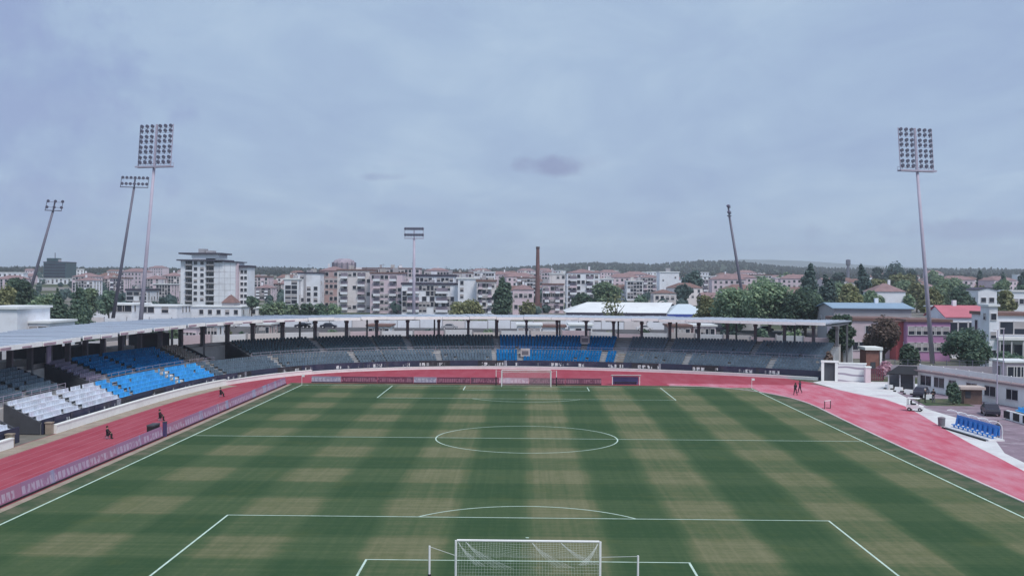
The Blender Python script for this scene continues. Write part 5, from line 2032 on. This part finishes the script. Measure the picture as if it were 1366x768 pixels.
MID = [(100, 124, 374, 520, 'white'), (146, 166, 370, 600, 'pink'), (204, 228, 378, 470, 'pink'), (356, 376, 378, 640, 'cream'), (340, 362, 384, 520, 'pink'), (404, 424, 369, 560, 'cream'),
       (566, 600, 361, 640, 'pink'), (604, 630, 363, 600, 'cream'), (632, 660, 362, 640, 'white'), (664, 690, 366, 620, 'pink'), (690, 716, 370, 560, 'white'), (698, 716, 364, 760, 'cream'),
       (722, 742, 363, 720, 'pink'), (818, 838, 368, 640, 'pink'), (836, 858, 374, 560, 'white'), (856, 880, 370, 620, 'cream'), (912, 936, 368, 700, 'white'), (936, 962, 372, 600, 'pink'), (962, 986, 368, 680, 'white'),
       (1004, 1030, 366, 720, 'cream'), (1034, 1060, 370, 640, 'pink')]
for a, b, t, y, wl in MID:
    k = sorted(q[0] for q in MID).index(a)
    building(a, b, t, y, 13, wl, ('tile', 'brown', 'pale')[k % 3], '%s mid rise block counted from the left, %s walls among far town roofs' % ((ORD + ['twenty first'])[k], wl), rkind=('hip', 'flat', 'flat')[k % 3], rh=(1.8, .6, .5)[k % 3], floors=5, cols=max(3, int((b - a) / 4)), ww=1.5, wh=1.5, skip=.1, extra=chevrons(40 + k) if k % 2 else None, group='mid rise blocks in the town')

# round tower on the skyline
x, zt = at(459, 345, 700)
g = land(x, 700)
r = thing('round_tower', 'rounded pinkish water tower on the skyline above the centre blocks', 'tower', (x, 700, g))
prof = [(0, 4.5), (zt - g - 10.5, 4.5), (zt - g - 9.5, 6.6), (zt - g - 7.5, 8.0), (zt - g - 3.2, 8.2), (zt - g - 1.2, 6.8), (zt - g, 3.8)]
obj('tank', MB().tube([(0, 0, z) for z, _ in prof], [q for _, q in prof], 22), mat('pinkish_concrete', (.34, .29, .34), .85, .25, .25, stain=((.22, .2, .26), .7, .3)), r)
for k in range(14):
    a = 2 * math.pi * k / 14
    obj('rib', MB().box(-.25, .25, -8.6, -8.0, zt - g - 8, zt - g - 2.6), M_STEELD, r, (0, 0, 0), a)

# brick chimney
x, zt = at(717.5, 329, 430)
g = land(x, 430)
r = thing('brick_chimney', 'tall slim brick factory chimney in the middle of the town', 'chimney', (x, 430, g))
obj('shaft', MB().tube([(0, 0, 0), (0, 0, (zt - g) * .45), (0, 0, zt - g)], [1.35, 1.0, .72], 16), mat('chimney_brick', (.185, .105, .105), .85, .2, .6), r, smooth=False)
obj('rim', MB().tube([(0, 0, zt - g - 1.2), (0, 0, zt - g - .6), (0, 0, zt - g + .02)], [.76, .88, .84], 16), mat('sooty_brick', (.10, .07, .075), .85, .2, .6), r)
obj('base', MB().box(-2.2, 2.2, -2.2, 2.2, 0, 3.2), mat('chimney_brick', (0, 0, 0)), r)

# houses round the chimney
building(684, 712, 386, 385, 12, 'pink', 'tile', 'pink house left of the brick chimney', rkind='hip', rh=2., floors=2, cols=4, name='house', cat='house')
building(724, 752, 378, 402, 14, 'pink', 'brown', 'pink flats with long balconies right of the brick chimney', floors=4, cols=5, ww=2.2, extra=chevrons(12))
building(733, 756, 364, 520, 14, 'cream', 'pale', 'cream block on top of the rise right of the chimney', floors=5, cols=3, skip=.6)
building(756, 800, 364, 428, 16, 'white', 'tile', 'white apartment block with balconies left of the broad tree', rkind='hip', rh=1.8, floors=6, cols=7, skip=.2, extra=chevrons(14))
building(800, 818, 371, 520, 14, 'white', 'pale', 'narrow white block behind the broad tree', floors=5, cols=3)
building(688, 700, 376, 560, 10, 'white', 'tile', 'small white house on the rise left of the chimney', rkind='hip', rh=2, floors=2, cols=2, name='house', cat='house')
building(880, 906, 362, 560, 14, 'white', 'pale', 'pale blank tower slab standing alone right of the white hall', floors=9, cols=3, ww=.9, wh=1., skip=.75, name='tower_slab')
building(872, 902, 391, 420, 12, 'cream', 'brown', 'cream low house under the pale tower slab', floors=2, cols=4, name='house', cat='house', rkind='hip', rh=1.6)


# --- white sports hall
def sports_hall():
    y = 262
    x0 = at(757, 420, y)[0]
    x1 = at(889, 420, y)[0]
    x2 = at(948, 420, y)[0]
    zr, ze = at(820, 403, y + 12)[1], at(820, 417, y)[1]
    r = thing('sports_hall', 'white sports hall with a wide pale hipped roof behind the far stand', 'building', (x0, y, 0))
    L1, L2 = x1 - x0, x2 - x0
    obj('wall', MB().box(.5, L1 - .3, 0.2, 26, 0, ze), WALLC['white'], r)
    obj('wall', MB().box(L1 - .29, L2 - .8, .2, 24, 0, ze - .3), WALLC['grey'], r)
    mb = MB().add([(-.5, -.4, ze + .02), (L1, -.4, ze + .02), (L1, 27, ze + .02), (-.5, 27, ze + .02), (6.5, 12, zr), (L1 + 3.5, 12, zr)],
                  [(0, 1, 5, 4), (2, 3, 4, 5), (3, 0, 4), (1, 2, 5), (3, 2, 1, 0)])
    obj('roof', mb, ROOFC['pale'], r)
    mb = MB().add([(L1 + .3, -.6, ze - .25), (L2, -.6, ze - .25), (L2, 27, ze - .25), (L1 + .3, 27, ze - .25), (L1 + 5.2, 12, zr - .4), (L2 - 4.5, 12, zr - .4)],
                  [(0, 1, 5, 4), (2, 3, 4, 5), (3, 0, 4), (1, 2, 5), (3, 2, 1, 0)])
    obj('roof', mb, mat('pale_blue_roof', (.58, .66, .72), .5, .05, .2), r)
    obj('eaves_band', MB().box(-.4, L1 - .1, -.42, -.38, ze - .9, ze - .002), ROOFC['dark'], r)
    obj('blue_eaves', MB().box(L1 + .2, L2 - .1, -.62, -.56, ze - 1.2, ze - .27), mat('strong_blue', (.08, .12, .42), .5), r)
    for k in range(12):
        obj('window', win_mesh(2., 1.8, 'plain'), None, r, (2 + k * (L2 - 4) / 11, .2, ze - 4))


sports_hall()

# --- buildings seen under the far stand roof
low = [(238, 262, 434, 'pink', 'pink house front seen through the left bend of the stand'), (268, 290, 432, 'white', 'white house front seen through the left bend of the stand'),
       (334, 360, 431, 'salmon', 'brick red house front seen through the left bend of the stand'), (490, 520, 433, 'white', 'white low building seen below the eaves left of the upright mast'),
       (690, 722, 432, 'white', 'white low building seen below the eaves under the poplar'), (724, 754, 434, 'white', 'white workshop with blue band seen below the eaves'),
       (760, 790, 432, 'white', 'white workshop seen below the eaves at the left of the hall'), (892, 922, 433, 'salmon', 'salmon shed seen below the eaves under the pale hall roof'),
       (925, 955, 433, 'pink', 'pink shed seen below the eaves at the hall end')]
for k, (a, b, t, wl, lab) in enumerate(low):
    building(a, b, t, 188 + (k % 3) * 4, 8, wl, 'brown' if k % 2 else 'pale', lab, name='house', cat='house', floors=1 if t > 433 else 2, cols=4, ww=1.3, wh=1.6, lowz=1.0, rh=.4, skip=.1)
r = thing('boundary_wall', 'long pale boundary wall close behind the stand, seen below the eaves', 'wall', (-40, 150, 0))
t = s_of_y(86)
k = 0
while t < WALL.len - 2:
    ht = 5.75 + .2 * (k % 4 == 0) - .3 * (k % 5 == 2)
    obj('wall_panel', sweep(MB(), [(24, .0), (24, ht), (24.25, ht), (24.25, .0)], t + .12, t + 4.1, 2.), (WALLC['white'], WALLC['cream'], WALLC['pink'])[(k * 5) % 7 % 3], r, world=True)
    obj('pier', sweep(MB(), [(23.9, .0), (23.9, ht + .2), (24.35, ht + .2), (24.35, .0)], t - .11, t + .11, 1.), WALLC['grey'], r, world=True)
    t += 4.2
    k += 1
r = thing('street_wall', 'white street wall behind the parked cars beyond the far stand', 'wall', (0, 226, 0))
for k in range(30):
    x0 = -118 + k * 6
    obj('wall_panel', MB().box(x0, x0 + 5.8, 0, .25, 0, 5.3 + .25 * (k % 3 == 0)), WALLC['white'] if k % 4 else WALLC['cream'], r)
    obj('pier', MB().box(x0 + 5.81, x0 + 5.99, -.05, .3, 0, 5.7), WALLC['grey'], r)

for k, (a, b, t) in enumerate(((196, 222, 437), (224, 240, 434), (292, 312, 436), (312, 332, 440), (364, 390, 437), (392, 420, 440), (430, 458, 438), (462, 486, 441), (528, 556, 440), (560, 584, 437),
                              (590, 616, 441), (640, 668, 438), (800, 822, 439), (850, 874, 437), (960, 992, 438), (1000, 1030, 436), (1040, 1072, 437))):
    tree(a, b, t, 456, 196 + (k % 3) * 3, 'bush', ['dark', 'mid', 'olive', 'dark', 'blue'][k % 5], 'leafy shrub behind the boundary wall between stand columns, %s from left' % ORD[k], 'shrubs behind the boundary wall', name='shrub', cat='shrub', trunk_frac=.05)

# --- the violet building group on the right
building(1113, 1216, 412, 190, 14, 'grey', 'blue', 'long building with a blue sheet roof above the violet building', rkind='gable', rh=1.1, floors=1, cols=12, ww=3.6, wh=1.2, lowz=5.5, style='shutter', skip=.1, ov=.6)
building(1150, 1200, 407, 225, 8, 'white', 'pale', 'white strip roofed building behind the blue sheet roof', floors=0, rh=.6)
building(1125, 1212, 424, 172, 12, 'pink', 'brown', 'pinkish brown wing behind the brownish tree', floors=2, cols=9, skip=.2, rkind='flat')
building(1196, 1211, 428, 168, 10, 'red', 'brown', 'bright red wall section at the left end of the violet building', floors=0, rh=.2)
building(1210, 1268, 426, 166, 12, 'violet', 'brown', 'violet rendered building with pale square windows behind the tall right mast', floors=2, cols=6, ww=1.5, wh=1.6, style='shutter', skip=.05, lowz=1.5, rh=.5)
building(1247, 1266, 408, 200, 6, 'yellow', 'pale', 'small yellow box building above the violet building', floors=1, cols=2, rh=.3, ww=.8, wh=.8, lowz=8)
building(1262, 1321, 424, 175, 12, 'white', 'pinkred', 'white house with a wide pink red roof right of the tall mast', rkind='gable', rh=2.4, floors=2, cols=4, ww=2.2, wh=2.2, style='plain', skip=.0, lowz=1.2, name='house', cat='house')
building(1320, 1331, 406, 150, 4, 'white', 'pale', 'slim white stair tower right of the pink red roof', floors=3, cols=1, ww=1., wh=1.2, rh=.4)


def canopy(r, w, H, d):
    obj('canopy', MB().box(-w / 2 - 1.2, w / 2, -3.2, -.2, H * .52, H * .52 + .5), M_WHITE, r)
    for k in range(5):
        obj('canopy_post', MB().box(-w / 2 - .9 + k * w / 4, -w / 2 - .7 + k * w / 4, -3.0, -2.8, 0, H * .52 - .002), M_FRAME, r)


building(1331, 1392, 417, 152, 12, 'white', 'brown', 'white two storey building with a pale canopy at the right edge', floors=2, cols=3, ww=2.6, wh=2.4, skip=.0, extra=canopy)
building(1166, 1208, 389, 330, 12, 'white', 'tile', 'white house with a bright red tiled roof above the blue sheet roof', rkind='hip', rh=3.0, floors=1, cols=3, ww=4, wh=1.6, name='house', cat='house')
building(1305, 1330, 387, 300, 10, 'white', 'dark', 'small white gabled house with two dark windows on the right', rkind='gable_front', rh=.8, floors=2, cols=2, ww=1.6, wh=1.5, style='plain', skip=0, name='house', cat='house')
building(1350, 1376, 387, 300, 10, 'white', 'pale', 'white house cut by the right edge behind the olive tree', floors=2, cols=3, name='house', cat='house')
building(1342, 1376, 481, 118, 5, 'pink', 'pale', 'low pale pink building at the right edge beyond the dark hedge', floors=1, cols=3, lowz=.8, rh=.3)

# water tower on the right skyline and masts
x, zt = at(1131.5, 346, 1500)
g = land(x, 1500)
r = thing('water_tower', 'slim dark water tower on the right skyline', 'tower', (x, 1500, g))
obj('shaft', MB().tube([(0, 0, 0), (0, 0, zt - g - 9)], [2.2, 1.9], 12), M_STEELD, r)
obj('tank', MB().tube([(0, 0, zt - g - 9.2), (0, 0, zt - g - 7), (0, 0, zt - g - 1), (0, 0, zt - g)], [2.2, 3.4, 3.4, 1.6], 14), M_STEELD, r)


# --- the far town: one house of each kind, copied and placed
def house_proto(k, w, d, H, wall, roof, rkind, rh, floors, cols):
    r = thing('house', 'far house', 'house')
    mb = MB().box(-w / 2, w / 2, 0, d, 0, H)
    if rkind == 'gable':
        mb.add([(-w / 2, 0, H), (-w / 2, d, H), (-w / 2, d / 2, H + rh), (w / 2, 0, H), (w / 2, d, H), (w / 2, d / 2, H + rh)], [(0, 1, 2), (3, 5, 4), (0, 2, 5, 3), (1, 4, 5, 2)])
    obj('wall', mb, WALLC[wall], r)
    obj('roof', roof_mesh(rkind, w, d, rh, H + .02, .4), ROOFC[roof], r)
    windows(r, -w / 2 + .5, w / 2 - .5, 0, 1., H - .2, cols, floors, 1.4, 1.5, k, 'mixed', .12)
    return r


PROTO = [(house_proto(1, 13, 10, 7, 'white', 'tile', 'hip', 2.6, 2, 3), 'red roofed white house'), (house_proto(2, 11, 9, 6.4, 'pink', 'tile', 'gable', 2.4, 2, 3), 'red roofed pink house'),
         (house_proto(3, 18, 11, 12, 'white', 'pale', 'flat', .6, 4, 5), 'flat roofed white block'), (house_proto(4, 16, 10, 9.5, 'cream', 'brown', 'hip', 2.6, 3, 4), 'brown roofed cream house'),
         (house_proto(5, 20, 12, 13, 'pink', 'tile', 'hip', 2.6, 4, 6), 'tall pink apartment house'), (house_proto(6, 9, 8, 5.8, 'cream', 'tile', 'gable', 2.2, 2, 2), 'small cream cottage'),
         (house_proto(7, 22, 12, 6.5, 'white', 'brown', 'gable', 2.6, 2, 6), 'long brown roofed house')]
USED = [False] * len(PROTO)
rh_ = random.Random(31)
ZONES = [  # u range, y range, count, place words
    (-20, 240, 700, 1500, 16, 'on the far left skyline'),
    (330, 470, 650, 1200, 9, 'between white tower and centre blocks'),
    (612, 720, 520, 1300, 20, 'left of the brick chimney'),
    (720, 880, 560, 1500, 50, 'between chimney and pale tower slab'),
    (905, 1070, 420, 1300, 34, 'behind the big green trees'),
    (1070, 1250, 700, 1500, 14, 'behind the right hand evergreens'),
    (1215, 1390, 420, 1200, 26, 'in the far right town'),
]
PL_ = []
FAR = []
for (ua, ub, ya, yb, cnt, words) in ZONES:
    tries = 0
    got = 0
    while got < cnt and tries < cnt * 30:
        tries += 1
        q = rh_.random() ** 1.5
        y = ya + (yb - ya) * q
        u = rh_.uniform(ua, ub)
        x = CX + (u - 701) / FOC * (y + CD)
        k = rh_.choices(range(7), [5, 5, 3, 4, 3, 4, 3])[0]
        if any((x - a) ** 2 + (y - b) ** 2 < 25 ** 2 for a, b in PL_):
            continue
        PL_.append((x, y))
        proto, w = PROTO[k]
        o = proto if not USED[k] else copy_tree(proto)
        USED[k] = True
        o.location = (x, y, land(x, y) - .5)
        o.rotation_euler = (0, 0, rh_.uniform(-.45, .45))
        FAR.append((u, w, words, o))
        o['group'] = 'far town houses ' + words
        got += 1
CNT = {}
for u, w, words, o in sorted(FAR, key=lambda q: q[0]):
    k = CNT.get((w, words), 0)
    CNT[(w, words)] = k + 1
    o['label'] = '%s %s from left, %s' % (ORD[k], w, words)
for i, u in enumerate(USED):
    if not u:
        bpy.data.objects.remove(PROTO[i][0])


# --- far wood on the ridge and small trees between the houses
def far_wood():
    rr = random.Random(5)
    mb = MB()
    for i in range(9000):
        y = rr.uniform(1500, 3420)
        u = rr.uniform(-40, 1410)
        x = CX + (u - 701) / FOC * (y + CD)
        z = land(x, y)
        s = rr.uniform(4, 9)
        h = rr.uniform(4, 9) * (1.4 if rr.random() < .1 else 1)
        a = rr.random() * 3
        c, q = math.cos(a) * s * .5, math.sin(a) * s * .5
        mb.add([(x - c, y - q, z - 1), (x + c, y + q, z - 1), (x + q, y - c, z - 1), (x - q, y + c, z - 1), (x + rr.uniform(-1, 1), y, z + h), (x - c * 1.1, y - q * 1.1, z + h * .55), (x + c * 1.1, y + q * 1.1, z + h * .6), (x + q * 1.1, y - c * 1.1, z + h * .5)],
               [(0, 7, 5), (0, 2, 7), (2, 6, 7), (2, 1, 6), (5, 7, 4), (7, 6, 4), (5, 4, 6), (0, 5, 3), (3, 5, 6), (3, 6, 1)])
    me = bpy.data.meshes.new('wood')
    me.from_pydata(mb.v, [], mb.f)
    me.materials.append(leaf_mat('far_wood_leaf', (.020, .030, .026), (.06, .075, .05)))
    o = obj('far_wood', me, None)
    tag(o, 'dark wooded ridge along the far skyline', 'wood', kind='stuff')
    mb = MB()
    for i in range(700):
        y = 380 + 1100 * rr.random() ** 1.4
        u = rr.uniform(-20, 1390)
        x = CX + (u - 701) / FOC * (y + CD)
        if any(abs(x - a) < 13 and abs(y - b) < 13 for a, b in PL_):
            continue
        z = land(x, y)
        w, h = rr.uniform(3, 7), rr.uniform(3, 7)
        for k in range(26):
            d = Vector((rr.gauss(0, 1), rr.gauss(0, 1), rr.gauss(0, 1))).normalized()
            p = Vector((x, y, z + h * .5)) + Vector((d.x * w * .5, d.y * w * .5, d.z * h * .5)) * rr.uniform(.6, 1.05)
            t = d.cross(Vector((rr.random(), rr.random(), rr.random() + .1))).normalized()
            b = d.cross(t)
            s = rr.uniform(.9, 2.0)
            mb.add([p + t * s, p + b * s * .7, p - t * s, p - b * s * .7], [(0, 1, 2, 3)])
    me = bpy.data.meshes.new('greenery')
    me.from_pydata(mb.v, [], mb.f)
    me.materials.append(LEAF['blue'])
    o = obj('town_greenery', me, None)
    tag(o, 'scattered dark garden greenery between the far houses', 'greenery', kind='stuff')


far_wood()


# ------------------------------------------------------------------ parked cars behind the far stand
def make_car():
    r = thing('parked_car', 'car', 'car')
    sec = [(-2.1, .45, .62), (-2.05, .45, .86), (-1.3, .45, .95), (-.75, .45, 1.42), (.55, .45, 1.46), (1.1, .45, .98), (1.95, .45, .80), (2.1, .45, .55)]
    prof = [(-2.1, .3), (-2.12, .62), (-2.0, .86), (-1.35, .93), (-.8, 1.40), (.55, 1.44), (1.15, .98), (1.95, .80), (2.12, .55), (2.1, .3)]
    mb = MB()
    n = len(prof)
    v = []
    for sy, inset in ((-.84, 0), (.84, 0)):
        for x, z in prof:
            k = 1 if z < 1.0 else .82
            v.append((x, sy * k, z))
    f = [tuple(range(n)), tuple(range(2 * n - 1, n - 1, -1))] + [(i, n + i, n + (i + 1) % n, (i + 1) % n) for i in range(n)]
    obj('body', mb.add(v, f), mat('car_white', (.7, .7, .72), .3, .04), r)
    for s in (-1, 1):
        obj('side_window', MB().add([(-1.2, s * .80, .98), (.95, s * .80, .98), (.5, s * .715, 1.36), (-.72, s * .715, 1.36), (-1.2, s * .85, .98), (.95, s * .85, .98), (.5, s * .735, 1.36), (-.72, s * .735, 1.36)],
                                    [(0, 1, 2, 3), (4, 5, 6, 7), (0, 1, 5, 4), (2, 3, 7, 6), (1, 2, 6, 5), (3, 0, 4, 7)]), M_GLASS, r)
    obj('windscreen', MB().add([(1.17, -.7, 1.0), (1.17, .7, 1.0), (.6, .62, 1.43), (.6, -.62, 1.43), (1.1, -.7, .97), (1.1, .7, .97)], [(0, 1, 2, 3), (0, 1, 5, 4)]), M_GLASS, r)
    for x in (-1.3, 1.3):
        for s in (-1, 1):
            w = obj('wheel', MB().tube([(x, s * .70, .31), (x, s * .88, .31)], .31, 14), M_BLACK, r)
            obj('rim', MB().tube([(x, s * .86, .31), (x, s * .895, .31)], .19, 10), M_FRAME, w)
    for s in (-1, 1):
        obj('headlight', MB().box(2.02, 2.13, s * .6 - .16, s * .6 + .16, .58, .72), M_LENS, r)
    return r


car0 = make_car()
CARS = [(250, 'white'), (282, 'dark'), (306, 'white'), (368, 'dark'), (404, 'dark'), (412, 'white'), (438, 'dark'), (516, 'white'), (600, 'silver'), (860, 'white'), (960, 'dark'), (1020, 'dark')]
CM = {'white': (.7, .7, .72), 'dark': (.04, .04, .06), 'silver': (.4, .4, .43)}
for i, (u, c) in enumerate(CARS):
    o = car0 if i == 0 else copy_tree(car0)
    y = 219
    x = CX + (u - 701) / FOC * (y + CD)
    # street bank behind the stand
    o.location = (x, y, 3.4)
    o['label'] = '%s parked car seen between the stand columns, %s from the left' % (c, ORD[i])
    o['group'] = 'cars parked behind the stand'
    for ch in o.children:
        if ch.name.startswith('body') and c != 'white':
            ch.data = ch.data.copy()
            ch.data.materials[0] = mat('car_' + c, CM[c], .3, .04)
for (u, v, c, a, lab) in ((1229, 529, 'dark', 62, 'dark parked car beside the white service building behind the two standing people'), (1321, 553, 'dark', 75, 'dark parked car between the brown kiosk and the small blue stand'),
                          (1278, 519, 'silver', 100, 'silver parked car behind the brown kiosk')):
    o = copy_tree(car0)
    o.location = (*G(u, v), .012)
    o.rotation_euler = (0, 0, R(a))
    o['label'] = lab
    o['group'] = 'cars parked in the yard'
    for ch in o.children:
        if ch.name.startswith('body'):
            ch.data = ch.data.copy()
            ch.data.materials[0] = mat('car_' + c, CM[c], .3, .04)
bank = MB().add([(-140, 205, 0), (95, 205, 0), (95, 214, 3.39), (-140, 214, 3.39), (95, 225.5, 3.39), (-140, 225.5, 3.39), (95, 225.9, 0), (-140, 225.9, 0)], [(0, 1, 2, 3), (3, 2, 4, 5), (5, 4, 6, 7)])
struct('street', bank, M_TAR)

# ------------------------------------------------------------------ air
mb = MB().box(-9000, 9000, -420, 11000, -25, 260)
hz = obj('haze', mb, None)
hm = bpy.data.materials.new('haze_air')
hm.use_nodes = True
nt = hm.node_tree
nt.nodes.clear()
out = nt.nodes.new('ShaderNodeOutputMaterial')
pv = nt.nodes.new('ShaderNodeVolumePrincipled')
pv.inputs['Color'].default_value = (.86, .915, 1, 1)
pv.inputs['Density'].default_value = .00013
pv.inputs['Anisotropy'].default_value = .1
nt.links.new(pv.outputs[0], out.inputs['Volume'])
hz.data.materials.clear()
hz.data.materials.append(hm)
tag(hz, 'thin pale blue haze over the town', 'haze', kind='stuff')
